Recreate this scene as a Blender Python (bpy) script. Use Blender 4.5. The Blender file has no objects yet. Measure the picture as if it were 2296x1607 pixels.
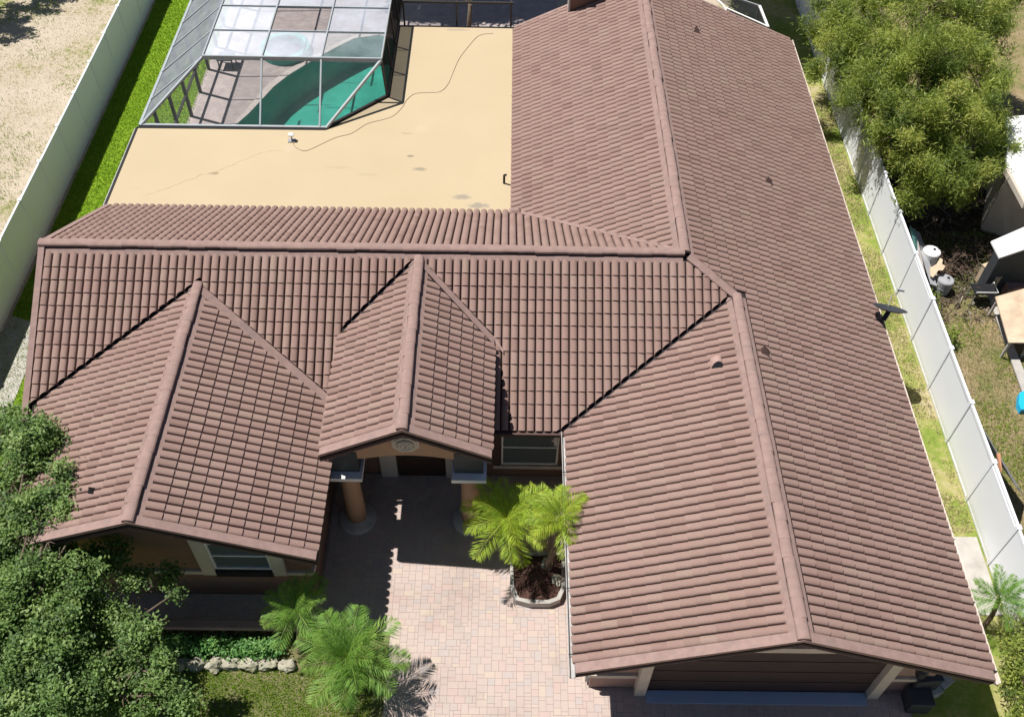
import bpy, bmesh, math, random
import numpy as np
from mathutils import Vector, Matrix
random.seed(7); np.random.seed(7)
sc = bpy.context.scene
col = sc.collection
RAD = math.radians
# ------------------------------------------------------------------ camera
CAM = np.array([11.4584, -7.4177, 21.3445])
CR = np.array([0.99986514, 0.00647221, 0.01509336])
CU = np.array([-0.01462885, 0.76866986, 0.63947842])
CF = np.array([0.00746297, 0.63961298, -0.76866088])
PW, PH, PF = 2296., 1607., 2154.35          # picture size and focal length used for measuring
cd = bpy.data.cameras.new('camera'); cam = bpy.data.objects.new('camera', cd); col.objects.link(cam)
cam.matrix_world = Matrix(((CR[0], CU[0], -CF[0], CAM[0]), (CR[1], CU[1], -CF[1], CAM[1]), (CR[2], CU[2], -CF[2], CAM[2]), (0, 0, 0, 1)))
cd.sensor_width = 36; cd.lens = 36 * PF / PW; cd.clip_end = 1000
sc.camera = cam
# ------------------------------------------------------------------ sky, sun, exposure
SUNDIR = Vector((-.42, .16, 1)).normalized()          # towards the sun
w = bpy.data.worlds.new('World'); sc.world = w; w.use_nodes = True
wn = w.node_tree; bg = wn.nodes['Background']
sky = wn.nodes.new('ShaderNodeTexSky'); sky.sky_type = 'NISHITA'; sky.sun_disc = False; sky.air_density = .75; sky.dust_density = .4
sky.sun_elevation = math.asin(SUNDIR.z); sky.sun_rotation = math.atan2(SUNDIR.x, SUNDIR.y)
wn.links.new(sky.outputs[0], bg.inputs[0]); bg.inputs[1].default_value = 0.05
sd = bpy.data.lights.new('sun', 'SUN'); sd.energy = 5.0; sd.angle = RAD(.53); sd.color = (1, .975, .945)
sun = bpy.data.objects.new('sun', sd); col.objects.link(sun); sun.location = (0, 20, 40)
sun.rotation_euler = (-SUNDIR).to_track_quat('-Z', 'Y').to_euler()
sc.view_settings.view_transform = 'Standard'; sc.view_settings.look = 'None'
sc.view_settings.exposure = 0.36; sc.view_settings.gamma = 1
try:
    sc.cycles.transparent_max_bounces = 16; sc.cycles.max_bounces = 8
except Exception: pass

# ------------------------------------------------------------------ helpers
def ray(px, py):
    return CF + CR * (px - PW / 2) / PF + CU * (PH / 2 - py) / PF
def onz(px, py, z):                          # picture point -> place on the level z
    d = ray(px, py); return CAM + d * (z - CAM[2]) / d[2]
def proj(p):
    d = np.asarray(p, float) - CAM; zz = d @ CF
    return np.array([PW / 2 + PF * (d @ CR) / zz, PH / 2 - PF * (d @ CU) / zz])

class NT:
    def __init__(s, name):
        s.m = bpy.data.materials.new(name); s.m.use_nodes = True; s.t = s.m.node_tree
        s.p = s.t.nodes['Principled BSDF']; s.out = s.t.nodes['Material Output']
    def n(s, typ, **k):
        x = s.t.nodes.new(typ)
        for a, b in k.items(): setattr(x, a, b)
        return x
    def l(s, a, b): s.t.links.new(a, b)
    def pos(s): return s.n('ShaderNodeNewGeometry').outputs['Position']
    def noise(s, scale, detail=4, vec=None, rough=.55):
        x = s.n('ShaderNodeTexNoise'); x.inputs['Scale'].default_value = scale; x.inputs['Detail'].default_value = detail
        x.inputs['Roughness'].default_value = rough
        s.l(vec if vec is not None else s.pos(), x.inputs['Vector']); return x.outputs['Fac']
    def ramp(s, fac, stops, interp='LINEAR'):
        x = s.n('ShaderNodeValToRGB'); e = x.color_ramp.elements; x.color_ramp.interpolation = interp
        while len(e) < len(stops): e.new(.5)
        for q, (p, c) in zip(e, stops): q.position = p; q.color = tuple(c[:3]) + (1,)
        s.l(fac, x.inputs[0]); return x.outputs[0]
    def mix(s, fac, a, b, mode='MIX'):
        x = s.n('ShaderNodeMix', data_type='RGBA', blend_type=mode)
        for i, v in ((0, fac), (6, a), (7, b)):
            if isinstance(v, (int, float)): x.inputs[i].default_value = v
            elif isinstance(v, (tuple, list)): x.inputs[i].default_value = tuple(v[:3]) + (1,)
            else: s.l(v, x.inputs[i])
        return x.outputs[2]
    def math(s, op, a, b=0.):
        x = s.n('ShaderNodeMath', operation=op)
        for i, v in ((0, a), (1, b)):
            if isinstance(v, (int, float)): x.inputs[i].default_value = v
            else: s.l(v, x.inputs[i])
        return x.outputs[0]
    def bump(s, h, strength=.3, dist=.01):
        x = s.n('ShaderNodeBump'); x.inputs['Strength'].default_value = strength; x.inputs['Distance'].default_value = dist
        s.l(h, x.inputs['Height']); s.l(x.outputs[0], s.p.inputs['Normal'])
    def base(s, c):
        if isinstance(c, (tuple, list)): s.p.inputs['Base Color'].default_value = tuple(c[:3]) + (1,)
        else: s.l(c, s.p.inputs['Base Color'])
    def rough(s, v, spec=.5):
        s.p.inputs['Roughness'].default_value = v; s.p.inputs['Specular IOR Level'].default_value = spec
        return s
def mul(c, k): return tuple(x * k for x in c[:3])
def simple(name, c, rough=.8, var=.15, scale=3., bump=.0, bscale=60., spec=.3, dirt=None):
    t = NT(name); t.rough(rough, spec)
    f = t.noise(scale, 5)
    cc = t.ramp(f, [(.3, mul(c, 1 - var)), (.7, mul(c, 1 + var))])
    if dirt is not None:
        g = t.noise(scale * .37 + .3, 6, rough=.7); k = t.ramp(g, [(.52, (0, 0, 0)), (.72, (1, 1, 1))])
        cc = t.mix(k, cc, dirt)
    t.base(cc)
    if bump: t.bump(t.noise(bscale, 3), bump, .006)
    return t.m
M = {}
# roof tile: colour of a tile from its own random number (object number, or a number stored on the joined field)
def tile_mat(name, single):
    t = NT(name); t.rough(.88, .25)
    if single: r = t.n('ShaderNodeObjectInfo').outputs['Random']
    else: r = t.n('ShaderNodeAttribute', attribute_name='rnd').outputs['Fac']
    c = t.ramp(r, [(0, (0.229, 0.147, 0.121)), (.12, (0.257, 0.164, 0.137)), (.4, (0.271, 0.175, 0.145)), (.7, (0.280, 0.182, 0.153)), (.9, (0.289, 0.190, 0.158)), (.96, (0.286, 0.200, 0.160)), (1, (0.303, 0.200, 0.169))])
    big = t.noise(.7, 5, rough=.6); c = t.mix(t.ramp(big, [(.42, (0, 0, 0)), (.75, (0.459, 0.431, 0.401))]), c, (0.280, 0.203, 0.164))
    sp = t.noise(38, 4, rough=.7); c = t.mix(t.ramp(sp, [(.35, (.78, .78, .78)), (.62, (1.1, 1.1, 1.1))]), (0, 0, 0), c, 'MIX') if False else t.mix(1., c, t.ramp(sp, [(.3, (.84, .83, .82)), (.65, (1.08, 1.08, 1.08))]), 'MULTIPLY')
    li = t.noise(9, 5, rough=.75); c = t.mix(t.ramp(li, [(.66, (0, 0, 0)), (.8, (0.367, 0.345, 0.321))]), c, (.17, .135, .12))
    t.base(c); t.bump(sp, .25, .004); return t.m
M['tile1'] = tile_mat('roof_tile_single', True); M['tileN'] = tile_mat('roof_tile_field', False)
M['ridge'] = simple('ridge_tile', (.285, .19, .163), .88, .12, 6, .25, 40, dirt=(.24, .17, .15))
M['mortar'] = simple('ridge_mortar', (.262, .176, .152), .9, .12, 5, .2, 30, dirt=(.2, .145, .13))
M['deck'] = simple('roof_underlay', (.035, .025, .024), .95, .2, 2)
M['fascia'] = simple('brown_fascia', (.085, .05, .043), .7, .15, 2)
M['metal_valley'] = simple('shade_black_valley_metal', (.03, .02, .018), .6, .2, 3)  # near black: shade of the overhanging tiles is put into the metal colour
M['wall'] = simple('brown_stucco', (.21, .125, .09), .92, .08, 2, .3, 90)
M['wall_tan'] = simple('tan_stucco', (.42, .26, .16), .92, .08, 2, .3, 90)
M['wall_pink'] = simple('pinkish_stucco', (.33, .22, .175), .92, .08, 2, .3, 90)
M['trim'] = simple('cream_trim', (.52, .46, .38), .85, .08, 2, .1)
M['white'] = simple('white_paint', (.74, .73, .70), .6, .05, 3)
M['gutter'] = simple('cream_gutter', (.68, .58, .5), .6, .12, 2.5, dirt=(.42, .33, .27))
M['gutter_w'] = simple('white_gutter', (.42, .40, .38), .5, .15, 3, dirt=(.3, .28, .25))
M['black'] = simple('black_metal', (.018, .018, .02), .5, .2, 3)
M['alu'] = simple('grey_aluminium', (.34, .37, .38), .45, .08, 3)
M['bronze'] = simple('dark_bronze_aluminium', (.035, .032, .03), .5, .1, 3)
M['steel'] = simple('grey_metal', (.3, .3, .31), .45, .15, 5)
M['bark'] = simple('bark', (.14, .105, .075), .95, .35, 14, .6, 30)
M['palm_bark'] = simple('palm_bark', (.19, .14, .09), .95, .4, 20, .7, 30)
M['stone'] = simple('boulder_stone', (.37, .34, .26), .95, .3, 4, .6, 18, dirt=(.2, .21, .07))
M['concrete'] = simple('concrete', (.42, .39, .35), .92, .15, 3, .2, dirt=(.28, .25, .21))
M['lavender_slab'] = simple('blue_grey_painted_threshold', (.36, .43, .56), .7, .06, 2)
M['curtain'] = simple('dark_garage_paint', (.055, .037, .033), .7, .1, 2)
M['door'] = simple('dark_front_door', (.05, .028, .02), .5, .15, 3)
M['rubber'] = simple('black_rubber_mat', (.015, .015, .014), .9, .3, 20)
M['tan_wood'] = simple('weathered_plywood', (.55, .43, .30), .9, .15, 3, dirt=(.42, .3, .2))
M['grey_wood'] = simple('grey_weathered_wood', (.42, .38, .35), .9, .3, 5, .3)
M['rust'] = simple('brown_rusty_sheet', (.28, .17, .14), .85, .3, 3)
M['blue'] = simple('bright_blue_plastic', (.02, .42, .72), .4, .05, 3)
M['teal'] = simple('faded_green_sheet', (.12, .3, .26), .6, .2, 2)
M['orange'] = simple('faded_orange_board', (.62, .3, .17), .8, .1, 3)
M['bin'] = simple('dark_plastic', (.045, .05, .055), .6, .15, 3)
M['lightplastic'] = simple('grey_plastic', (.35, .35, .36), .6, .15, 3)
M['pipe'] = simple('vent_pipe', (.36, .24, .2), .7, .12, 8)
M['water_edge'] = simple('pool_coping', (.5, .44, .4), .85, .12, 6)
def white_vinyl():
    t = NT('white_vinyl'); t.rough(.45, .35); c = t.ramp(t.noise(.9, 4), [(.3, (.90, .92, .94)), (.7, (.93, .94, .955))])
    g = t.n('ShaderNodeSeparateXYZ'); t.l(t.pos(), g.inputs[0])
    low = t.math('MULTIPLY', t.ramp(g.outputs[2], [(.02, (1, 1, 1)), (.3, (0, 0, 0))]), t.noise(6, 4))
    t.base(t.mix(low, c, (.5, .5, .36)))
    tr = t.n('ShaderNodeBsdfTranslucent'); tr.inputs[0].default_value = (.78, .93, 1., 1)
    mx = t.n('ShaderNodeMixShader'); mx.inputs[0].default_value = .10
    t.l(t.p.outputs[0], mx.inputs[1]); t.l(tr.outputs[0], mx.inputs[2]); t.l(mx.outputs[0], t.out.inputs[0]); return t.m
M['vinyl'] = white_vinyl()
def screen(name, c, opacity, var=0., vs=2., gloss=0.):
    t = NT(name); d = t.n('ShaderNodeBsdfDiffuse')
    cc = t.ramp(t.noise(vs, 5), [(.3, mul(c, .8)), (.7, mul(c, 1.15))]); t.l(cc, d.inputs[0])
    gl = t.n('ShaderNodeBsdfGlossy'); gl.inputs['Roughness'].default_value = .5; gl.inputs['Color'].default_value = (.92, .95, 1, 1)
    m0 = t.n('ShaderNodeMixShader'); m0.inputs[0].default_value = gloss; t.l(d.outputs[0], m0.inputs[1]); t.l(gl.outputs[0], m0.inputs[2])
    tr = t.n('ShaderNodeBsdfTransparent'); mx = t.n('ShaderNodeMixShader')
    g = t.n('ShaderNodeNewGeometry'); dt = t.n('ShaderNodeVectorMath', operation='DOT_PRODUCT'); t.l(g.outputs['Incoming'], dt.inputs[0]); t.l(g.outputs['Normal'], dt.inputs[1])
    co = t.math('MAXIMUM', t.math('ABSOLUTE', dt.outputs['Value']), .08)
    if var: free = t.ramp(t.noise(vs * .6, 6, rough=.65), [(.3, (1 - opacity + var,) * 3), (.68, (max(0, 1 - opacity - var),) * 3)])
    else: free = 1 - opacity
    t.l(t.math('SUBTRACT', 1., t.math('POWER', free, t.math('DIVIDE', 1., co))), mx.inputs[0])
    t.l(tr.outputs[0], mx.inputs[1]); t.l(m0.outputs[0], mx.inputs[2])
    t.l(mx.outputs[0], t.out.inputs[0]); return t.m
M['scr_front'] = screen('clear_insect_screen', (.3, .33, .33), .07)
M['scr_left'] = screen('grey_insect_screen', (.19, .205, .22), .36)
M['scr_top'] = screen('sun_glare_roof_screen', (.85, .87, .9), .36, .12, 1.1, .9)  # sun glare on the mesh is put into the white colour and gloss
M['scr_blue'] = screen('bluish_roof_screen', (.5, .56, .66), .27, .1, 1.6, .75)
M['scr_dark'] = screen('dark_wall_screen', (.025, .026, .028), .38)
M['scr_green'] = screen('faint_roof_screen', (.5, .66, .62), .13, .05, 1.5, .7)
def glass_mat(name, c, tint=.5):
    t = NT(name); t.base(c); t.rough(.06, .8); return t.m
M['glass'] = glass_mat('window_glass', (.10, .125, .13))
M['glassdark'] = glass_mat('dark_window_glass', (.03, .035, .04))
def flatroof():
    t = NT('cream_roof_coating'); t.rough(.8, .25); v = t.pos()
    c = t.ramp(t.noise(.5, 5), [(.3, (.455, .364, .228)), (.7, (.48, .385, .245))])
    for (x, y, rx, ry, k, cc) in ((10.13, 14.11, .30, .13, .9, (.24, .21, .17)), (10.64, 13.75, .36, .14, .95, (.24, .21, .18)), (8.81, 15.33, .22, .09, .9, (.22, .19, .14)),
                                  (8.5, 15.95, .13, .06, .95, (.2, .16, .11)), (6.4, 15.35, .45, .06, .5, (.36, .27, .19)), (7.3, 15.05, .35, .07, .5, (.36, .3, .2)),
                                  (2.76, 15.0, .16, .08, .9, (.24, .17, .11)), (8.75, 17.3, .26, .2, .25, (.55, .45, .3)), (8.3, 17.05, .2, .06, .6, (.3, .23, .16)),
                                  (.62, 14.3, .22, .03, .6, (.4, .33, .24)), (9.6, 22.95, .5, .08, .8, (.3, .24, .18)), (10.7, 22.9, .5, .1, .5, (.45, .35, .28)), (4.78, 16.2, .2, .2, .3, (.5, .42, .34)), (8.9, 14.75, .14, .05, .5, (.42, .36, .28))):
        mp = t.n('ShaderNodeMapping', vector_type='POINT'); t.l(v, mp.inputs[0])
        mp.inputs['Location'].default_value = (-x / rx, -y / ry, 0); mp.inputs['Scale'].default_value = (1 / rx, 1 / ry, 0)
        ln = t.n('ShaderNodeVectorMath', operation='LENGTH'); t.l(mp.outputs[0], ln.inputs[0])
        d = t.math('ADD', ln.outputs['Value'], t.math('MULTIPLY', t.noise(6, 5, rough=.7), 1.7))
        mk = t.ramp(t.math('MULTIPLY', d, .5), [(.66, (k * .8, k * .8, k * .8)), (.98, (0, 0, 0))])
        c = t.mix(mk, c, cc)
    t.base(c); t.bump(t.noise(3, 4), .12, .01); return t.m
M['flat'] = flatroof()
def paver_mat(name, single):
    t = NT(name); t.rough(.9, .2)
    r = t.n('ShaderNodeObjectInfo').outputs['Random'] if single else t.n('ShaderNodeAttribute', attribute_name='rnd').outputs['Fac']
    c = t.ramp(r, [(0, (0.470, 0.377, 0.327)), (.2, (0.482, 0.384, 0.334)), (.38, (0.467, 0.379, 0.335)), (.52, (0.450, 0.377, 0.335)), (.62, (0.486, 0.369, 0.321)), (.74, (0.496, 0.396, 0.339)), (.86, (0.440, 0.379, 0.351)), (.93, (0.501, 0.411, 0.332)), (1, (0.482, 0.352, 0.308))], 'CONSTANT')
    big = t.noise(.9, 4); c = t.mix(t.ramp(big, [(.4, (0, 0, 0)), (.7, (0.440, 0.392, 0.366))]), c, (0.482, 0.380, 0.332))
    st_ = t.noise(.45, 6, rough=.65); c = t.mix(1., c, t.ramp(st_, [(.36, (.86, .85, .85)), (.52, (1.0, 1.0, 1.0))]), 'MULTIPLY')
    g = t.noise(60, 4); c = t.mix(1., c, t.ramp(g, [(.3, (0.880, 0.880, 0.880)), (.7, (1.06, 1.06, 1.06))]), 'MULTIPLY')
    t.base(c); t.bump(g, .2, .003); return t.m
M['pav1'] = paver_mat('paver_single', True); M['pavN'] = paver_mat('paver_field', False)
M['sand'] = simple('joint_sand', (.435, .36, .315), .95, .2, 20)
def ground_mat(name, stops, s1=.5, s2=6., bump=.6, fine=45.):
    t = NT(name); t.rough(1., .1)
    f = t.math('ADD', t.math('MULTIPLY', t.noise(s1, 6, rough=.6), .62), t.math('MULTIPLY', t.noise(s2, 6, rough=.7), .38))
    c = t.ramp(f, stops); g = t.noise(fine, 4, rough=.8)
    c = t.mix(1., c, t.ramp(g, [(.3, (.6, .6, .6)), (.65, (1.2, 1.2, 1.2))]), 'MULTIPLY')
    t.base(c); t.bump(g, bump, .03); return t.m
M['dry'] = ground_mat('dry_sandy_grass', [(.34, (.15, .2, .04)), (.41, (.33, .3, .16)), (.46, (.47, .395, .29)), (.6, (.53, .45, .35)), (.7, (.43, .355, .26))])
M['lawn'] = ground_mat('green_lawn', [(.3, (.12, .22, .014)), (.5, (.18, .30, .02)), (.7, (.24, .34, .03))], 1.2, 9)
M['patchy'] = ground_mat('patchy_side_lawn', [(.34, (.14, .22, .03)), (.46, (.23, .28, .06)), (.53, (.36, .33, .13)), (.64, (.46, .39, .24))], .7, 5)
M['yard'] = ground_mat('weedy_brown_yard', [(.34, (.10, .14, .03)), (.44, (.20, .19, .075)), (.52, (.29, .225, .12)), (.66, (.36, .27, .17))], .8, 5)
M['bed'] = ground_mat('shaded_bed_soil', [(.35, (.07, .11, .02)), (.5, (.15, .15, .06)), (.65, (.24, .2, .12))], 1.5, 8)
M['soil'] = ground_mat('shade_darkened_soil', [(.35, (.035, .028, .02)), (.5, (.06, .045, .032)), (.65, (.11, .08, .055))], 1.5, 9)  # soil tones darkened to hold the shade under the tree
M['mulch'] = ground_mat('red_brown_mulch', [(.3, (.06, .03, .024)), (.5, (.11, .058, .046)), (.7, (.22, .14, .11))], 8, 40, 1.)
M['pooldeck'] = None
def deck_mat():
    t = NT('pink_grey_deck_stone'); t.rough(.85, .3)
    b = t.n('ShaderNodeTexBrick'); b.inputs['Scale'].default_value = 2.2; b.inputs['Color1'].default_value = (.43, .36, .335, 1); b.inputs['Color2'].default_value = (.37, .315, .30, 1)
    b.inputs['Mortar'].default_value = (.3, .25, .24, 1); b.inputs['Mortar Size'].default_value = .008; t.l(t.pos(), b.inputs[0])
    c = t.mix(1., b.outputs[0], t.ramp(t.noise(2.5, 5), [(.3, (.82, .82, .82)), (.7, (1.1, 1.1, 1.1))]), 'MULTIPLY'); t.base(c); return t.m
M['pooldeck'] = deck_mat()
def plaster_mat():
    t = NT('green_pool_plaster'); t.rough(.8); c = t.ramp(t.noise(2.2, 5), [(.3, (.045, .33, .26)), (.7, (.07, .40, .32))]); t.base(c); return t.m
M['plaster'] = plaster_mat()
def water_mat():
    t = NT('pool_water'); tr = t.n('ShaderNodeBsdfTransparent'); tr.inputs[0].default_value = (.72, .97, .93, 1)
    gl = t.n('ShaderNodeBsdfGlossy'); gl.inputs['Roughness'].default_value = .03
    mx = t.n('ShaderNodeMixShader'); mx.inputs[0].default_value = .05
    bp = t.n('ShaderNodeBump'); bp.inputs['Strength'].default_value = .2; bp.inputs['Distance'].default_value = .05
    t.l(t.noise(5, 3), bp.inputs['Height']); t.l(bp.outputs[0], gl.inputs['Normal'])
    t.l(tr.outputs[0], mx.inputs[1]); t.l(gl.outputs[0], mx.inputs[2]); t.l(mx.outputs[0], t.out.inputs[0])
    return t.m
M['water'] = water_mat()
def leaf_mat(name, cols, trans=.3):
    t = NT(name); t.rough(.55, .35)
    r = t.n('ShaderNodeAttribute', attribute_name='rnd').outputs['Fac']
    n = len(cols); c = t.ramp(r, [(i / max(1, n - 1), q) for i, q in enumerate(cols)]); t.base(c)
    tl = t.n('ShaderNodeBsdfTranslucent'); t.l(t.mix(1., c, (1.3, 1.5, .6), 'MULTIPLY'), tl.inputs[0])
    mx = t.n('ShaderNodeMixShader'); mx.inputs[0].default_value = trans
    t.l(t.p.outputs[0], mx.inputs[1]); t.l(tl.outputs[0], mx.inputs[2]); t.l(mx.outputs[0], t.out.inputs[0]); return t.m
M['leaf_oak'] = leaf_mat('oak_leaf', [(0.050, 0.092, 0.025), (0.083, 0.144, 0.037), (0.123, 0.206, 0.052), (0.179, 0.276, 0.070), (0.259, 0.340, 0.112)])
M['leaf_willow'] = leaf_mat('feathery_leaf', [(0.093, 0.133, 0.026), (0.160, 0.208, 0.039), (0.233, 0.285, 0.053), (0.306, 0.348, 0.066), (0.403, 0.397, 0.102)], .35)
M['leaf_palm'] = leaf_mat('palm_leaflet', [(0.074, 0.166, 0.033), (0.125, 0.249, 0.043), (0.189, 0.326, 0.058), (0.272, 0.363, 0.076)], .35)
M['leaf_palm_y'] = leaf_mat('yellow_green_palm_leaflet', [(0.154, 0.249, 0.029), (0.251, 0.360, 0.036), (0.348, 0.443, 0.049), (0.472, 0.472, 0.064)], .35)
M['leaf_dead'] = leaf_mat('dry_brown_leaflet', [(.09, .06, .04), (.14, .09, .06), (.07, .05, .04)], .1)
M['leaf_hedge'] = leaf_mat('hedge_leaf', [(0.054, 0.154, 0.041), (0.089, 0.222, 0.056), (0.141, 0.307, 0.075), (0.227, 0.378, 0.111)])
M['leaf_dark'] = leaf_mat('dark_shrub_leaf', [(.018, .035, .012), (.03, .055, .016), (.05, .08, .022)])
M['blade'] = leaf_mat('grass_blade', [(.12, .21, .012), (.17, .28, .016), (.23, .34, .022), (.30, .37, .035)], .3)
M['blade_dry'] = leaf_mat('dry_grass_blade', [(.14, .17, .05), (.28, .25, .12), (.38, .31, .18), (.44, .36, .24)], .2)

# ---- mesh building
class MB:
    def __init__(s): s.v = []; s.f = []; s.r = []; s.cur = 0.
    def face(s, idx): s.f.append(tuple(idx)); s.r.append(s.cur)
    def add(s, vs, fs):
        b = len(s.v); s.v += [tuple(float(x) for x in q) for q in vs]
        for f in fs: s.face([b + i for i in f])
    def box(s, x0, x1, y0, y1, z0, z1):
        s.add([(x0, y0, z0), (x1, y0, z0), (x1, y1, z0), (x0, y1, z0), (x0, y0, z1), (x1, y0, z1), (x1, y1, z1), (x0, y1, z1)],
              [(3, 2, 1, 0), (4, 5, 6, 7), (0, 1, 5, 4), (1, 2, 6, 5), (2, 3, 7, 6), (3, 0, 4, 7)]); return s
    def bevbox(s, x0, x1, y0, y1, z0, z1, b=.02):
        o = []
        for z, k in ((z0, 0), (z1 - b, 0), (z1, b)):
            o += [(x0 + k, y0 + k, z), (x1 - k, y0 + k, z), (x1 - k, y1 - k, z), (x0 + k, y1 - k, z)]
        f = [(3, 2, 1, 0), (8, 9, 10, 11)]
        for L in (0, 4):
            for i in range(4): f.append((L + i, L + (i + 1) % 4, L + 4 + (i + 1) % 4, L + 4 + i))
        s.add(o, f); return s
    def prism(s, poly, z0, z1):              # plan polygon (ccw) between two levels
        n = len(poly); s.add([(x, y, z0) for x, y in poly] + [(x, y, z1) for x, y in poly],
              [tuple(range(n - 1, -1, -1)), tuple(range(n, 2 * n))] + [(i, (i + 1) % n, n + (i + 1) % n, n + i) for i in range(n)]); return s
    def slab(s, pts, th):                    # 3D polygon with thickness downwards
        n = len(pts); s.add([p for p in pts] + [(p[0], p[1], p[2] - th) for p in pts],
              [tuple(range(n)), tuple(range(2 * n - 1, n - 1, -1))] + [(i, n + i, n + (i + 1) % n, (i + 1) % n) for i in range(n)]); return s
    def bar(s, a, b, wd, ht, up=(0, 0, 1)):
        a = Vector(a); b = Vector(b); d = (b - a).normalized(); sd_ = d.cross(Vector(up))
        if sd_.length < 1e-4: sd_ = d.cross(Vector((1, 0, 0)))
        sd_.normalize(); u = sd_.cross(d)
        o = []
        for p in (a, b):
            for i, j in ((-1, -1), (1, -1), (1, 1), (-1, 1)): o.append(p + sd_ * (wd / 2 * i) + u * (ht / 2 * j))
        s.add(o, [(0, 1, 2, 3), (7, 6, 5, 4), (0, 4, 5, 1), (1, 5, 6, 2), (2, 6, 7, 3), (3, 7, 4, 0)]); return s
    def tube(s, pts, radii, n=8, cap=True):
        pts = [Vector(p) for p in pts]; N = len(pts)
        if not hasattr(radii, '__len__'): radii = [radii] * N
        b = len(s.v); prev = None
        for i, p in enumerate(pts):
            d = (pts[min(i + 1, N - 1)] - pts[max(i - 1, 0)]).normalized()
            a = (prev - d * prev.dot(d)) if prev is not None else d.orthogonal()
            if a.length < 1e-5: a = d.orthogonal()
            a.normalize(); prev = a; c = d.cross(a)
            for k in range(n):
                t = 2 * math.pi * k / n; s.v.append(tuple(p + (a * math.cos(t) + c * math.sin(t)) * radii[i]))
        for i in range(N - 1):
            for k in range(n):
                s.face((b + i * n + k, b + i * n + (k + 1) % n, b + (i + 1) * n + (k + 1) % n, b + (i + 1) * n + k))
        if cap:
            s.face(tuple(b + k for k in range(n - 1, -1, -1))); s.face(tuple(b + (N - 1) * n + k for k in range(n)))
        return s
    def lathe(s, prof, cx, cy, n=24):
        b = len(s.v)
        for r, z in prof:
            for k in range(n):
                t = 2 * math.pi * k / n; s.v.append((cx + r * math.cos(t), cy + r * math.sin(t), z))
        for i in range(len(prof) - 1):
            for k in range(n): s.face((b + i * n + k, b + i * n + (k + 1) % n, b + (i + 1) * n + (k + 1) % n, b + (i + 1) * n + k))
        s.face(tuple(b + k for k in range(n - 1, -1, -1))); s.face(tuple(b + (len(prof) - 1) * n + k for k in range(n))); return s
    def mesh(s, name, mat, smooth=False, rnd=False):
        me = bpy.data.meshes.new(name); me.from_pydata(s.v, [], s.f)
        if mat is not None: me.materials.append(mat)
        if smooth: me.polygons.foreach_set('use_smooth', [True] * len(s.f))
        if rnd:
            at = me.attributes.new('rnd', 'FLOAT', 'FACE'); at.data.foreach_set('value', s.r)
        me.update(); return me
    def build(s, name, mat, parent=None, smooth=False, rnd=False):
        o = bpy.data.objects.new(name, s.mesh(name, M[mat] if isinstance(mat, str) else mat, smooth, rnd)); col.objects.link(o)
        if parent is not None: o.parent = parent
        return o
def quads(name, V, R, mat, parent=None, tri=False):   # V: (n,4,3) or (n,3,3) array of separate little faces
    n, k, _ = V.shape; me = bpy.data.meshes.new(name)
    me.vertices.add(n * k); me.vertices.foreach_set('co', V.reshape(-1).astype(np.float32))
    me.loops.add(n * k); me.loops.foreach_set('vertex_index', np.arange(n * k, dtype=np.int32))
    me.polygons.add(n); me.polygons.foreach_set('loop_start', np.arange(0, n * k, k, dtype=np.int32))
    at = me.attributes.new('rnd', 'FLOAT', 'FACE'); at.data.foreach_set('value', R.astype(np.float32))
    me.materials.append(M[mat]); me.update(calc_edges=True); me.validate()
    o = bpy.data.objects.new(name, me); col.objects.link(o)
    if parent is not None: o.parent = parent
    return o
def empty(name, loc=(0, 0, 0)):
    o = bpy.data.objects.new(name, None); col.objects.link(o); o.location = loc; o.empty_display_size = .3; return o
def tag(o, label=None, cat=None, group=None, kind=None):
    if label: o['label'] = label
    if cat: o['category'] = cat
    if group: o['group'] = group
    if kind: o['kind'] = kind
    return o
def thing(name, label, cat, loc=(0, 0, 0), group=None): return tag(empty(name, loc), label, cat, group)
def adopt(o, par):                          # parent while keeping the place
    o.parent = par; o.matrix_parent_inverse = Matrix.Translation(-Vector(par.location)); return o
def P(mb, name, mat, root, **k): return adopt(mb.build(name, mat, None, **k), root)

# ------------------------------------------------------------------ the house: measured roof geometry
H1 = 4.82; XR = 15.86; YT = 9.778; XG = 17.102; YB = 23.134; KB = 3.674; XE = 21.388; TG = 4.15
PT, PB, PE, PG, PL, PP, PRW = .572, .552, .417, .402, .407, .521, .478
H2 = H1 - PE * (XG - XR); Y2 = YT - (H1 - H2) / PT; XW = XG - TG; ZW = H2 - PG * TG; YE = YT - (H1 - ZW) / PT
XL, ZL, YL, WL = 3.961, 4.333, 2.28, 3.565; YL0 = YT - (H1 - ZL) / PT; ZLE = ZL - PL * WL
XP, ZP, YP, CP = 9.309, 4.703, 4.367, 1.893; YP0 = YT - (H1 - ZP) / PT; ZPE = ZP - PP * CP
ZF = H1 - PB * KB; YFL = YT + KB; KX = KB * PB / PRW; XF = XR - KX; ZEE = H1 - PE * (XE - XR)
house = thing('house', 'large single storey house with reddish brown barrel tile roof and cream flat roof', 'house', (11, 10, 0))
Tf = lambda x, y: H1 - PT * (YT - y)
Lz = lambda x: ZL - PL * abs(x - XL)
Pz = lambda x: ZP - PP * abs(x - XP)
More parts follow.
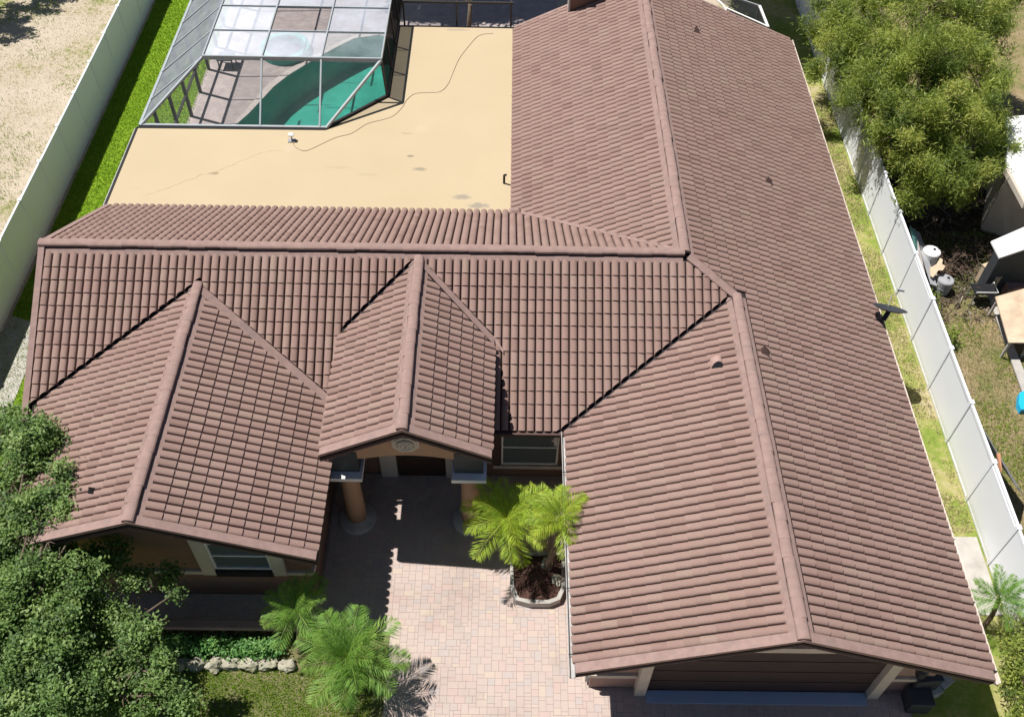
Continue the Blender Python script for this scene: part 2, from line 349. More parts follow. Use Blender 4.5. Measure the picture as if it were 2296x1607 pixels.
# decking under the tiles: one part
dk = MB(); TH = .13
def dks(pts): dk.slab([(x, y, z - .012) for x, y, z in pts], TH)
dks([(0, YT, H1), (0, YE, ZW), (XW, YE, ZW), (XG, Y2, H2), (XR, YT, H1)])
dks([(0, YFL, ZF), (0, YT, H1), (XR, YT, H1), (XF, YFL, ZF)])
dks([(XR, YT, H1), (XR, YB, H1), (XF, YB, ZF), (XF, YFL, ZF)])
dks([(XR, YB, H1), (XR, YT, H1), (XG, Y2, H2), (XG, 0, H2), (XE, 0, ZEE), (XE, YB, ZEE)])
dks([(XG, 0, H2), (XG, Y2, H2), (XW, YE, ZW), (XW, 0, ZW)])
for sg in (-1, 1):
    for (xc, zc, y0, yr, wd, zp, pp) in ((XL, ZL, YL, YL0, WL, ZLE, PL), (XP, ZP, YP, YP0, CP, ZPE, PP)):
        q = [(xc, y0, zc), (xc, yr, zc), (xc + sg * wd, yr - wd * pp / PT, zp), (xc + sg * wd, y0, zp)]
        dks(q if sg < 0 else q[::-1])
roof = P(dk, 'roof', 'deck', house)
roof['label'] = 'reddish brown barrel tile roof of several crossing gables'

# ---- tiles
TW, TE, LAP = .2055, .338, .07
prof = [(.075, -.02), (.085, .026), (.17, .043), (.33, .053), (.5, .056), (.67, .053), (.83, .043), (.915, .026), (.925, -.02)]
def tile_geo():
    v = []; f = []; n = len(prof)
    for (vv, lift) in ((-LAP, -.004), (TE, .036)):
        for a, h in prof: v.append((a * TW, vv, h + lift * max(0., math.sin(math.pi * (a - .06) / .88)) ** .3 if h > 0 else h))
    for a, h in prof: v.append((a * TW, TE, h + .036 * max(0., math.sin(math.pi * (a - .06) / .88)) ** .3 if h > 0 else h))
    for a, h in prof: v.append((a * TW, TE - .004, max(-.006, h - .028)))
    for i in range(n - 1):
        f.append((i, n + i, n + i + 1, i + 1)); f.append((2 * n + i, 3 * n + i, 3 * n + i + 1, 2 * n + i + 1))
    return np.array(v), f
TV, TF_ = tile_geo()
mt = MB(); mt.add(TV, TF_); tile_mesh = mt.mesh('roof_tile', M['tile1'], smooth=True)
tiles = []      # (matrix 4x4, key area)
field = MB()
def clip_tile(vs, fs, cuts):
    bm = bmesh.new(); bv = [bm.verts.new(p) for p in vs]
    for f in fs: bm.faces.new([bv[i] for i in f])
    for (pt, nr) in cuts:
        bmesh.ops.bisect_plane(bm, geom=bm.verts[:] + bm.edges[:] + bm.faces[:], plane_co=pt, plane_no=nr, clear_outer=True)
    bm.verts.ensure_lookup_table(); bm.verts.index_update()
    out = ([tuple(x.co) for x in bm.verts], [tuple(x.index for x in q.verts) for q in bm.faces]); bm.free(); return out
def tile_slope(A, u, vdir, ulen, vlen, v0, cuts, urange=None, skip=None):
    """A: ridge start, u along the ridge, vdir down the slope; cuts: list of (active(x,y), point, outward normal)"""
    A = np.array(A, float); u = np.array(u, float); v = np.array(vdir, float); v /= np.linalg.norm(v); n = np.cross(u, v)
    if n[2] < 0: n = -n
    nu = int(ulen / TW + .5); nv = int(math.ceil((vlen - v0) / TE - .25))
    e = (vlen - v0) / nv; wu = ulen / nu
    flip = np.dot(np.cross(u, v), n) < 0
    for j in range(nv):
        for i in range(nu):
            o = A + u * (i * wu) + v * (v0 + j * e)
            c = o + u * wu / 2 + v * e / 2
            if skip and skip(c[0], c[1]): continue
            o2 = o + n * random.uniform(-.002, .003) + v * random.uniform(-.004, .004)
            tw = random.uniform(-.004, .004)
            uu = u * math.cos(tw) + v * math.sin(tw); vv = v * math.cos(tw) - u * math.sin(tw)
            B = np.eye(4); B[:3, 0] = uu * (wu / TW); B[:3, 1] = vv * (e / TE); B[:3, 2] = n; B[:3, 3] = o2
            corners = [o + u * a * wu + v * b for a in (0, 1) for b in (-LAP, e)]
            act = []; drop = False
            for (reg, pt, nr) in cuts:
                if not reg(c[0], c[1]): continue
                s = [np.dot(k - pt, nr) for k in corners]
                if min(s) > 0: drop = True; break
                if max(s) > -.02: act.append((pt, nr))
            if drop: continue
            if act:
                V = TV @ B[:3, :3].T + B[:3, 3]; vs, fs = clip_tile(V.tolist(), TF_, act)
                if not fs: continue
                field.cur = random.random(); field.add(vs, fs)
            else:
                q = [proj(k) for k in (o, o + u * wu, o + u * wu + v * e, o + v * e)]
                inside = all(-5 < p[0] < PW + 5 and -5 < p[1] < PH + 5 for p in q)
                ar = abs(sum(q[a][0] * q[(a + 1) % 4][1] - q[(a + 1) % 4][0] * q[a][1] for a in range(4))) / 2
                tiles.append((ar if inside else 0, B))
def vcut(p, q, off, keep):                   # vertical cutting plane along p-q in plan, moved by off towards the kept side
    p = np.array(p, float); q = np.array(q, float); d = (q - p)[:2]; d /= np.linalg.norm(d); nr = np.array([-d[1], d[0], 0.])
    if np.dot(np.array(keep, float)[:2] - p[:2], nr[:2]) > 0: nr = -nr
    pt = np.array([p[0], p[1], 0.]) - nr * off
    return pt, nr
def slope_len(h, p): return h * math.sqrt(1 + p * p)
RO = .27                                     # tiles start this far below a ridge line
GAP = .075
# transverse front
cf = []
LVl = vcut((XL, YL0), (XL - 3, YL0 - 3 * PL / PT), GAP, (0, YT)); cf.append((lambda x, y: x < XL and y < YL0 + .3,) + LVl)
LVr = vcut((XL, YL0), (XL + 3, YL0 + -3 * PL / PT), .02, (8, YT)); cf.append((lambda x, y: XL <= x < XL + WL and y < YL0 + .3,) + LVr)
PVl = vcut((XP, YP0), (XP - 1, YP0 - PP / PT), GAP, (XP - 3, YT)); cf.append((lambda x, y: XP - CP < x < XP and y < YP0 + .3 and x > 6.5,) + PVl)
PVr = vcut((XP, YP0), (XP + 1, YP0 - PP / PT), .02, (XP + 3, YT)); cf.append((lambda x, y: XP <= x < XP + CP and y < YP0 + .3,) + PVr)
GV = vcut((XG, Y2), (XG - 1, Y2 - PG / PT), GAP, (XG - 4, Y2)); cf.append((lambda x, y: y < Y2 + .3,) + GV)
HP = vcut((XR, YT), (XG, Y2), .07, (XR - 1, YT - 2)); cf.append((lambda x, y: x > XR - .6,) + HP)
tile_slope((.14, YT, H1), (1, 0, 0), (0, -1, -PT), XG - .14, slope_len(YT - YE, PT) + .04, RO, cf,
           skip=lambda x, y: (XL - WL < x < XL + WL and Tf(x, y) < Lz(x) - .25) or (abs(x - XP) < CP and Tf(x, y) < Pz(x) - .25) or (x > XW and Tf(x, y) < H2 - PG * (XG - x) - .3))
# transverse back
BV = vcut((XR, YT), (XF, YFL), .02, (XR - 4, YT + 1))
tile_slope((.14, YT, H1), (1, 0, 0), (0, 1, -PB), XR - .14, slope_len(KB, PB) + .08, .2, [(lambda x, y: x > XF - .5,) + BV])
# rear wing west
BV2 = vcut((XR, YT), (XF, YFL), .02, (XR - 1, YT + 4))
tile_slope((XR, YT, H1), (0, 1, 0), (-1, 0, -PRW), YB - YT - .1, slope_len(KX, PRW) + .03, RO, [(lambda x, y: y < YFL + .5,) + BV2])
# east slope, rear and garage
HP2 = vcut((XR, YT), (XG, Y2), .1, (XG + 1, YT)); GR = (np.array([XG + .26, 0, 0.]), np.array([-1., 0, 0]))
tile_slope((XR, .2, H1), (0, 1, 0), (1, 0, -PE), YB - .3, slope_len(XE - XR, PE) + .03, RO, [(lambda x, y: Y2 - .3 < y < YT + .3 and x < XG + .3,) + HP2, (lambda x, y: y < Y2 + .1,) + GR])
# garage west
GV2 = vcut((XG, Y2), (XG - 1, Y2 - PG / PT), .03, (XG - 1, 1))
tile_slope((XG, .2, H2), (0, 1, 0), (-1, 0, -PG), Y2 - .2, slope_len(TG, PG) + .03, RO, [(lambda x, y: y > YE - .5,) + GV2])
# left gable and portico
for (xc, zc, y0, yr, wd, pp) in ((XL, ZL, YL, YL0, WL, PL), (XP, ZP, YP, YP0, CP, PP)):
    for sg in (-1, 1):
        V2 = vcut((xc, yr), (xc + sg, yr - pp / PT), .03 if sg < 0 else .2, (xc + sg, y0))
        tile_slope((xc, y0 + .2, zc), (0, 1, 0), (sg, 0, -pp), yr - y0 - .2, slope_len(wd, pp) + .0, RO, [(lambda x, y, yb=yr - wd * pp / PT: y > yb - .6,) + V2])
tiles.sort(key=lambda t: -t[0])
for ar, B in tiles[:300]:
    o = bpy.data.objects.new('roof_tile', tile_mesh); col.objects.link(o); o.parent = roof
    o.matrix_parent_inverse = Matrix.Identity(4); o.matrix_basis = Matrix.Translation((-11, -10, 0)) @ Matrix(B.tolist())
roof.matrix_parent_inverse = Matrix.Identity(4); roof.location = (0, 0, 0)
roof.data.transform(Matrix.Translation((-11, -10, 0)))
for ar, B in tiles[300:]:
    field.cur = random.random(); field.add(TV @ B[:3, :3].T + B[:3, 3], TF_)
def P2(mb, name, mat, par=roof, **k):        # sub-part of a part that sits at the house origin
    mb.v = [(x - 11, y - 10, z) for x, y, z in mb.v]; return mb.build(name, mat, par, **k)
fo = P2(field, 'roof_tile_field', 'tileN', smooth=True, rnd=True); fo['kind'] = 'stuff'
# ---- ridge tiles
def ridge(a, b, rad=.125, hh=.105, skirt=.24, ps=.41, slopes=(.45, .45), skirt_on=(True, True)):
    a = Vector(a); b = Vector(b); L = (b - a).length; d = (b - a).normalized(); s = d.cross(Vector((0, 0, 1))).normalized()
    n = max(1, int(L / ps + .5)); e = L / n
    for i in range(n):
        m = MB(); K = 9; rr = rad * random.uniform(.97, 1.03); jit = random.uniform(-.01, .01)
        for q, k in ((0, 1.025), (e + .035, .975)):
            for j in range(K):
                t = math.pi * j / (K - 1)
                p = a + d * (i * e + q) + s * (math.cos(t) * rr * k + jit) + Vector((0, 0, .045 + math.sin(t) ** .7 * (hh - .02) * k))
                m.v.append(tuple(p))
        for j in range(K - 1): m.face((j, j + 1, K + j + 1, K + j))
        m.face(tuple(range(K - 1, -1, -1))); m.face(tuple(range(K, 2 * K)))
        P2(m, 'ridge_tile', 'ridge', smooth=False)
    for sg in (1, -1):
        m = MB(); m.bar(a + s * (sg * rad * .86) + Vector((0, 0, .02)), b + s * (sg * rad * .86) + Vector((0, 0, .02)), .018, .075); P2(m, 'ridge_shade_bar', 'deck')  # black bars paint in the shade line under the ridge tiles
    for sg, p, on in ((1, slopes[0], skirt_on[0]), (-1, slopes[1], skirt_on[1])):
        if not on: continue
        m = MB(); vs = []
        for q in (a, b):
            for off, zz in ((.08, .05), (skirt, .05), (skirt + .015, -.01)):
                vs.append(q + s * (sg * off) + Vector((0, 0, -p * off + zz)))
        m.add(vs, [(0, 1, 4, 3), (1, 2, 5, 4)] if sg > 0 else [(3, 4, 1, 0), (4, 5, 2, 1)])
        P2(m, 'ridge_mortar', 'mortar')
ridge((0, YT, H1), (XR - .05, YT, H1), slopes=(PT, PB))
ridge((XR, YT - .02, H1 + .01), (XR, YB, H1 + .01), slopes=(PE, PRW))
ridge((XG, .02, H2), (XG, Y2 - .05, H2), slopes=(PE, PG))
ridge((XL, YL + .02, ZL), (XL, YL0 - .02, ZL), slopes=(PL, PL))
ridge((XP, YP + .02, ZP), (XP, YP0 - .02, ZP), slopes=(PP, PP))
ridge((XR + .1, YT - .1, H1 - .05), (XG - .02, Y2, H2 - .02), rad=.12, hh=.06, skirt=.16, skirt_on=(False, False))
# ---- valleys: open channels with painted overhang shade on the west side, broad mortar flashing on the east side
def strip(p, q, w1, w2, z, name, mat):       # band along p-q: w1 to the left, w2 to the right
    p = Vector(p); q = Vector(q); d = (q - p).normalized(); s = d.cross(Vector((0, 0, 1))).normalized()
    m = MB(); m.add([p - s * w1 + Vector((0, 0, z)), p + s * w2 + Vector((0, 0, z)), q + s * w2 + Vector((0, 0, z)), q - s * w1 + Vector((0, 0, z))], [(0, 1, 2, 3)]); return m
def valley_flash(apex, foot, other_dir, wd=.17, mat='mortar'):
    a = Vector(apex); f = Vector(foot); o = Vector(other_dir)
    m = MB(); up = Vector((0, 0, .062))
    a0 = a + up; f0 = f + up; a1 = a + o * wd + up * .9; f1 = f + o * wd + up * .9
    dn = Vector((0, 0, .1))
    m.add([a0, f0, f1, a1, a0 - dn, f0 - dn], [(0, 1, 2, 3), (1, 0, 4, 5)]); return m
for (xc, zc, yr, wd, pp, wd2) in ((XL, ZL, YL0, 3.3, PL, .26), (XP, ZP, YP0, CP, PP, .24)):
    foot = (xc + wd, yr - wd * pp / PT, zc - pp * wd)
    P2(valley_flash((xc + .05, yr - .02, zc), foot, (0, -1, 0), wd2), 'valley_flashing', 'mortar')
P2(valley_flash((XP + CP - .02, YP0 - CP * PP / PT + .05, ZPE + .02), (XP + CP + .22, YP0 - CP * PP / PT - .3, ZPE - .1), (0, -.9, -.3), .1), 'valley_flashing', 'ridge')
# west valley channels, black metal standing for the tile overhang shadow
for (a, f) in (((XL, YL0, ZL), (XL - WL, YL0 - WL * PL / PT, ZLE)), ((XP, YP0, ZP), (XP - CP, YP0 - CP * PP / PT, ZPE)), ((XG, Y2, H2), (XW, YE, ZW))):
    P2(strip(a, f, .08, .05, .0, '', ''), 'valley_channel', 'metal_valley')
    a = Vector(a); f = Vector(f); d = (f - a).normalized()     # raised black bar, overhang shade put in as colour
    m = MB(); m.bar(a + Vector((0, -.02, .03)), f + Vector((0, -.02, .03)), .02, .05); P2(m, 'valley_shade_bar', 'metal_valley')
# back valley: mortar ridge
m = MB(); m.bar((XR - .1, YT + .1, H1 - .02), (XF, YFL, ZF + .06), .12, .09); P2(m, 'valley_flashing', 'ridge')
m = MB(); m.bevbox(XF - .1, XF + .22, YFL - .28, YFL - .06, ZF, ZF + .3, .06); P2(m, 'valley_end_cap', 'ridge')
# ---- rakes (smooth edge trim) and fascias
def rake(a, b, inward, wd=.2, up=.075):
    a = Vector(a); b = Vector(b); iv = Vector(inward); U = Vector((0, 0, up)); D = Vector((0, 0, -.22))
    m = MB(); m.add([a + U, b + U, b + U + iv * wd, a + U + iv * wd, a + Vector((0, 0, -.06)), b + Vector((0, 0, -.06)), b + iv * wd, a + iv * wd], [(0, 1, 2, 3), (0, 4, 5, 1), (3, 2, 6, 7)])
    P2(m, 'rake_trim', 'ridge')
    m = MB(); m.add([a + iv * .02 + Vector((0, 0, -.05)), b + iv * .02 + Vector((0, 0, -.05)), b + iv * .02 + D, a + iv * .02 + D, a + iv * .06 + Vector((0, 0, -.05)), b + iv * .06 + Vector((0, 0, -.05)), b + iv * .06 + D, a + iv * .06 + D],
          [(0, 1, 2, 3), (7, 6, 5, 4), (3, 2, 6, 7)]); P2(m, 'fascia', 'fascia')
for (xc, zc, y0, wd, pp) in ((XL, ZL, YL, WL, PL), (XP, ZP, YP, CP, PP)):
    for sg in (-1, 1): rake((xc, y0, zc), (xc + sg * wd, y0, zc - pp * wd), (0, 1, 0))
rake((XG, 0, H2), (XW, 0, ZW), (0, 1, 0)); rake((XG, 0, H2), (XE, 0, ZEE), (0, 1, 0))
rake((XR, YB, H1), (XF, YB, ZF), (0, -1, 0), .12); rake((XR, YB, H1), (XE, YB, ZEE), (0, -1, 0), .12)
rake((0, YT, H1), (0, YE, ZW), (1, 0, 0), .15, .1); rake((0, YT, H1), (0, YFL, ZF), (1, 0, 0), .15, .1)
def eave(a, b, out, drop=.2):                # fascia board under an eave
    a = Vector(a); b = Vector(b); o = Vector(out)
    m = MB(); m.bar(a - o * .03 + Vector((0, 0, -drop / 2 - .03)), b - o * .03 + Vector((0, 0, -drop / 2 - .03)), .04, drop); P2(m, 'fascia', 'fascia')
eave((XE, .05, ZEE), (XE, YB, ZEE), (1, 0, 0)); eave((XW, .05, ZW), (XW, YE, ZW), (-1, 0, 0)); eave((0, YE, ZW), (XW, YE, ZW), (0, -1, 0))
for (xc, wd, ze, y0, y1) in ((XL, WL, ZLE, YL, 6.3), (XP, CP, ZPE, YP, 7.8)):
    for sg in (-1, 1): eave((xc + sg * wd, y0 + .05, ze), (xc + sg * wd, y1, ze), (sg, 0, 0))
# ---- flat roof
fp = [(-.04, 13.36), (11.64, 13.36), (11.62, 23.10), (7.55, 23.10), (7.55, 18.92), (5.76, 17.15), (-.05, 17.10)]
flat = P(MB().prism(fp, ZF - .2, ZF), 'flat_roof', 'flat', house); flat['label'] = 'cream coated flat roof'
ed = MB()
for a, b in (((-.07, 13.4), (-.08, 17.12)), ((-.08, 17.13), (5.77, 17.18)), ((5.77, 17.18), (7.58, 18.95)), ((7.58, 18.95), (7.58, 23.13)), ((7.58, 23.13), (11.6, 23.13))):
    ed.bar(a + (ZF - .07,), b + (ZF - .07,), .07, .17)
P(ed, 'drip_edge', 'black', house)
P(MB().bar((-.125, 13.4, ZF - .03), (-.135, 17.1, ZF - .03), .03, .05), 'gutter_lip', 'gutter_w', house)
# ---- walls
def wall(poly, z0, z1, mat, name='wall'): return P(MB().prism(poly, z0, z1), name, mat, house)
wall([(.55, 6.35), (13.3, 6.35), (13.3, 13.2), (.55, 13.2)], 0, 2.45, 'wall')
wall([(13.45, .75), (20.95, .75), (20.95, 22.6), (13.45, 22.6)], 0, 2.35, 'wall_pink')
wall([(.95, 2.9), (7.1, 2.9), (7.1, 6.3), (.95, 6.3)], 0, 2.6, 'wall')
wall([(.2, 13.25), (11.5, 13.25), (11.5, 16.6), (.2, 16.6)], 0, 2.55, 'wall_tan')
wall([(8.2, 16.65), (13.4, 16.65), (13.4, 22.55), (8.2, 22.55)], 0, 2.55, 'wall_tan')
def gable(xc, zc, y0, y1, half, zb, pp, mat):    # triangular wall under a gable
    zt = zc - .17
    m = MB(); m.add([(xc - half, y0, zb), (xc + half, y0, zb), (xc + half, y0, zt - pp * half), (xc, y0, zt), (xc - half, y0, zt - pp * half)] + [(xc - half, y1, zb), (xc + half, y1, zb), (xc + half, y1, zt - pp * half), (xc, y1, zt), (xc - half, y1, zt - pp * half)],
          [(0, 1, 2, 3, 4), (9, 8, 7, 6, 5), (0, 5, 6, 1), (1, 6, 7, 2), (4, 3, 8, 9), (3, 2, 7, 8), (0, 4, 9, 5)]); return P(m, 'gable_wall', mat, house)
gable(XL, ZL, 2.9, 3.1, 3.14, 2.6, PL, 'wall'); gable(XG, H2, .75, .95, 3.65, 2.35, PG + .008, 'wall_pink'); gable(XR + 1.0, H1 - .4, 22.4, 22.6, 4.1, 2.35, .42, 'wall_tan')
# trim belts
P(MB().box(.9, 7.16, 2.83, 2.9, 1.13, 1.27), 'trim_band', 'trim', house)
P(MB().box(7.1, 7.17, 2.9, 6.3, 1.13, 1.27), 'trim_band', 'trim', house)
P(MB().box(11.2, 13.3, 6.26, 6.35, .46, .58), 'trim_band', 'trim', house)
for x0, x1 in ((13.4, 14.44), (19.95, 21.0)): P(MB().box(x0, x1, .68, .75, .72, .86), 'trim_band', 'trim', house)
# windows
def window(x0, x1, z0, z1, y, gl, frame='white', trim=.0, mid=True, vert=False):
    wnd = P(MB().box(x0, x1, y - .015, y - .005, z0, z1), 'window', gl, house)
    def sub(mb, nm, mt): mb.v = [(a - 11, b - 10, c) for a, b, c in mb.v]; return mb.build(nm, mt, wnd)
    wnd.matrix_parent_inverse = Matrix.Identity(4); wnd.data.transform(Matrix.Translation((-11, -10, 0)))
    t = .045
    f = MB(); f.box(x0 - t, x0, y - .05, y, z0 - t, z1 + t); f.box(x1, x1 + t, y - .05, y, z0 - t, z1 + t); f.box(x0, x1, y - .05, y, z0 - t, z0); f.box(x0, x1, y - .05, y, z1, z1 + t); sub(f, 'frame', frame)
    if mid: sub(MB().box(x0, x1, y - .04, y - .017, (z0 + z1) / 2 - .02, (z0 + z1) / 2 + .02), 'sash_bar', frame)
    if vert: sub(MB().box((x0 + x1) / 2 - .015, (x0 + x1) / 2 + .015, y - .035, y - .017, z0, z1), 'mullion', frame)
    if trim:
        sub(MB().box(x0 - t - trim, x0 - t, y - .09, y, z0 - .28, z1 + .3), 'side_trim', 'trim'); sub(MB().box(x1 + t, x1 + t + trim, y - .09, y, z0 - .28, z1 + .3), 'side_trim', 'trim')
    return wnd
window(4.98, 6.2, 1.42, 2.5, 2.9, 'glass', trim=.3)
P(MB().box(4.95, 6.24, 2.78, 2.83, 1.14, 1.36), 'window_ledge', 'black', house)
window(11.45, 12.8, .66, 2.05, 6.35, 'glass')
P(MB().box(12.93, 13.3, 6.28, 6.35, .58, 2.3), 'shutter_panel', 'fascia', house)
P(MB().box(11.2, 11.38, 6.28, 6.35, .58, 2.3), 'shutter_panel', 'fascia', house)
# front entrance
fd = P(MB().box(8.75, 9.95, 6.29, 6.345, .02, 2.15), 'front_door', 'door', house)
P(MB().box(8.9, 9.8, 6.27, 6.29, .9, 1.9), 'door_glass', 'glassdark', house)
for x0, x1 in ((8.3, 8.72), (9.98, 10.2)): P(MB().box(x0, x1, 6.24, 6.345, .02, 2.3), 'door_surround', 'trim', house)
P(MB().box(8.3, 10.2, 6.2, 6.345, 2.305, 2.42), 'door_lintel', 'trim', house)
# portico: columns, beams, pediment with medallion
for cx, ccy in ((7.81, 4.98), (10.67, 4.98)):
    pl = P(MB().lathe([(.47, .01), (.47, .10), (.44, .14), (.27, .19), (.25, .21)], cx, ccy, 40), 'column_base', 'concrete', house)
    P(MB().lathe([(.235, .2), (.235, .7), (.228, 1.3), (.215, 2.0), (.2, 2.28)], cx, ccy, 32), 'column_shaft', 'wall_tan', house, smooth=True)
    P(MB().lathe([(.21, 2.2), (.23, 2.25), (.31, 2.34), (.38, 2.42)], cx, ccy, 32), 'column_capital', 'white', house)
    P(MB().box(cx - .4, cx + .4, ccy - .42, ccy + .38, 2.42, 2.54), 'abacus', 'white', house)
    P(MB().box(cx - .33, cx + .33, ccy - .22, ccy + .36, 2.54, 3.3), 'entablature_block', 'bin', house)
    P(MB().box(cx - (.0 if cx < 9 else .3), cx + .3, ccy + .36, 6.3, 2.6, 3.2), 'side_beam', 'wall_tan', house)
pm = MB(); zt = ZP - .17; hw = 1.7; y0, y1 = 4.78, 4.98
xs = np.linspace(-hw, hw, 25); top = [zt - PP * abs(x) for x in xs]; bot = [min(t - .02, 3.05 + .16 * (1 - (x / 1.05) ** 2) if abs(x) < 1.05 else 3.05) for x, t in zip(xs, top)]
n = len(xs); vs = [(XP + x, y0, b) for x, b in zip(xs, bot)] + [(XP + x, y0, t) for x, t in zip(xs, top)] + [(XP + x, y1, b) for x, b in zip(xs, bot)] + [(XP + x, y1, t) for x, t in zip(xs, top)]
fs = []
for i in range(n - 1): fs += [(i, i + 1, n + i + 1, n + i), (2 * n + i + 1, 2 * n + i, 3 * n + i, 3 * n + i + 1), (2 * n + i, 2 * n + i + 1, i + 1, i)]
pm.add(vs, fs); P(pm, 'pediment', 'wall_tan', house)
med = MB()
def disc_y(mb, cx, cz, y, r, n=8, th=.05, rot=math.pi / 8):
    a = [(cx + r * math.cos(rot + 2 * math.pi * k / n), cz + r * math.sin(rot + 2 * math.pi * k / n)) for k in range(n)]
    mb.add([(x, y, z) for x, z in a] + [(x * .97 + cx * .03, y - th, z * .97 + cz * .03) for x, z in a], [tuple(range(n, 2 * n))[::-1]] + [(k, n + k, n + (k + 1) % n, (k + 1) % n) for k in range(n)])
MZ = 3.72
disc_y(med, XP - .03, MZ, 4.78, .335); disc_y(med, XP - .03, MZ, 4.735, .28, 8, .03)
md = P(med, 'medallion', 'trim', house)
m2 = MB(); disc_y(m2, XP - .03, MZ, 4.70, .21, 24, .02, 0); P(m2, 'medallion_field', 'stone', house)
m3 = MB()
for k in range(9):
    t = k * 2.4; r = .03 + .018 * k; m3.tube([(XP - .03 + r * math.cos(t + j * .5) , 4.675, MZ + r * math.sin(t + j * .5)) for j in range(6)], [.018, .026, .028, .026, .02, .008], 6)
P(m3, 'medallion_relief', 'trim', house)
P(MB().lathe([(.0, 3.12), (.05, 3.14), (.06, 3.2), (.03, 3.24), (.015, 3.5)], XP, 5.6, 12), 'hanging_lamp', 'black', house)
# garage
gd = P(MB().box(14.72, 19.66, .70, .745, .02, 2.28), 'garage_door', 'curtain', house)
for k in range(1, 4): P(MB().box(14.72, 19.66, .685, .70, .02 + k * .56 - .012, .02 + k * .56 + .012), 'door_rail', 'fascia', house)
for x0, x1 in ((14.46, 14.70), (19.68, 19.92)): P(MB().box(x0, x1, .55, .75, 0.012, 2.5), 'door_pilaster', 'trim', house)
P(MB().box(14.46, 19.92, .55, .75, 2.502, 2.72), 'door_lintel', 'trim', house)
P(MB().box(14.72, 19.66, .40, .68, .0, .06), 'threshold', 'lavender_slab', house)
P(MB().box(16.2, 18.0, .70, .745, 3.55, 3.7), 'gable_trim', 'trim', house)
lamp = MB(); lamp.lathe([(.03, 1.36), (.11, 1.4), (.12, 1.62), (.07, 1.68), (.02, 1.74)], 20.42, .58, 8); lamp.box(20.38, 20.46, .6, .75, 1.5, 1.56); P(lamp, 'wall_lantern', 'black', house)
# gutters
def gutter(x, y0, y1, z, sgn, mat):
    pr_ = [(0, 0), (0, -.1), (.09, -.1), (.125, -.02), (.125, .0), (.11, 0), (.08, -.085), (.012, -.085), (.012, 0)]
    m = MB(); vs = [(x + sgn * a, yy, z + b) for yy in (y0, y1) for a, b in pr_]; n = len(pr_)
    m.add(vs, [(i, (i + 1) % n, n + (i + 1) % n, n + i) for i in range(n)] + [tuple(range(n)), tuple(range(n, 2 * n))]); return P(m, 'gutter', mat, house)
gutter(XE + .0, -.02, YB, ZEE - .0, 1, 'gutter'); gutter(XW + .0, -.05, YE - .05, ZW, -1, 'gutter_w')
for k in range(16):
    y = .2 + k * 1.5; P(MB().box(XE + .004, XE + .12, y, y + .03, ZEE - .004, ZEE + .008), 'gutter_bracket', 'black', house)
for k in range(4):
    y = .4 + k * 1.45; P(MB().box(XW - .12, XW - .004, y, y + .02, ZW + .001, ZW + .009), 'gutter_bracket', 'black', house)
gm = MB(); gm.box(.5, 13.0, YE - .14, YE - .03, ZW - .12, ZW - .02); P(gm, 'gutter', 'fascia', house)
ds = MB(); ds.bar((XW - .07, YE - .3, ZW - .1), (XW + .3, YE + .3, ZW - .45), .08, .06); ds.box(13.36, 13.44, 6.2, 6.28, .1, ZW - .42); P(ds, 'downspout', 'gutter_w', house)
ds = MB(); ds.box(13.36, 13.44, .82, .92, .15, 2.2); P(ds, 'downspout', 'gutter_w', house)
P(MB().box(12.9, 13.0, 4.5, 4.56, .1, 2.5), 'downspout', 'gutter_w', house)
# chimney
ch = MB().box(13.5, 15.15, 22.62, 23.1, 3.2, 6.2); P(ch, 'chimney', 'wall', house)
P(MB().box(13.44, 13.5, 22.58, 23.14, 3.3, 6.2), 'chimney_corner_trim', 'gutter_w', house)
# roof vents
def vent(x, y, z, r=.13, slope=(0, 0)):
    K = 11; back = []; front = []
    for k in range(K):
        t = math.pi * k / (K - 1); c_, s_ = math.cos(t), math.sin(t)
        back.append((x + r * c_ * .9, y + .16, z - .04 + slope[0] * r * c_ + r * s_ * .7)); front.append((x + r * c_, y - .2 + .13 * s_, z - .03 + slope[0] * r * c_ + r * s_ * 1.15))
    m = MB(); m.add(back + front, [(k, k + 1, K + k + 1, K + k) for k in range(K - 1)] + [tuple(range(K))]); P(m, 'roof_vent', 'pipe', house)
    m = MB(); m.add([(a, b + .006, c) for a, b, c in front], [tuple(range(K))[::-1]]); P(m, 'vent_opening', 'black', house)
p = onz(1608, 806, 4.2); vent(p[0], p[1], H2 - PG * abs(XG - p[0]) + .07, .14, (PG, 0))
p = onz(214, 1114, 3.75); m = MB(); zz = ZL - PL * abs(XL - p[0]) + .05
m.add([(p[0] - .09, p[1] - .05, zz), (p[0] + .08, p[1] - .1, zz + .03), (p[0] + .03, p[1] + .1, zz + .02), (p[0] - .04, p[1] + .03, zz + .17)], [(0, 1, 3), (1, 2, 3), (2, 0, 3), (2, 1, 0)]); P(m, 'roof_vent', 'black', house)
def cowl(px, py, zg, sz=1.):
    p = onz(px, py, zg); x, y = p[0], p[1]; z = H1 - PE * (x - XR) + .03
    m = MB(); m.add([(x - .12 * sz, y - .1 * sz, z + .03), (x + .12 * sz, y - .14 * sz, z + .0), (x + .13 * sz, y + .12 * sz, z + .0), (x - .1 * sz, y + .12 * sz, z + .03), (x - .04 * sz, y + .03 * sz, z + .24 * sz)], [(0, 1, 4), (1, 2, 4), (2, 3, 4), (3, 0, 4), (3, 2, 1, 0)])
    P(m, 'roof_vent', 'fascia', house)
cowl(1711, 801, 4.0, 1.0); cowl(1722, 413, 3.55, .95); cowl(1561, 75, 4.1, .9)
lp = MB().tube([(11.36, 14.75, ZF), (11.36, 14.75, ZF + .22), (11.36, 14.75, ZF + .3), (11.42, 14.73, ZF + .34)], .035, 8); P(lp, 'vent_pipe', 'black', house)
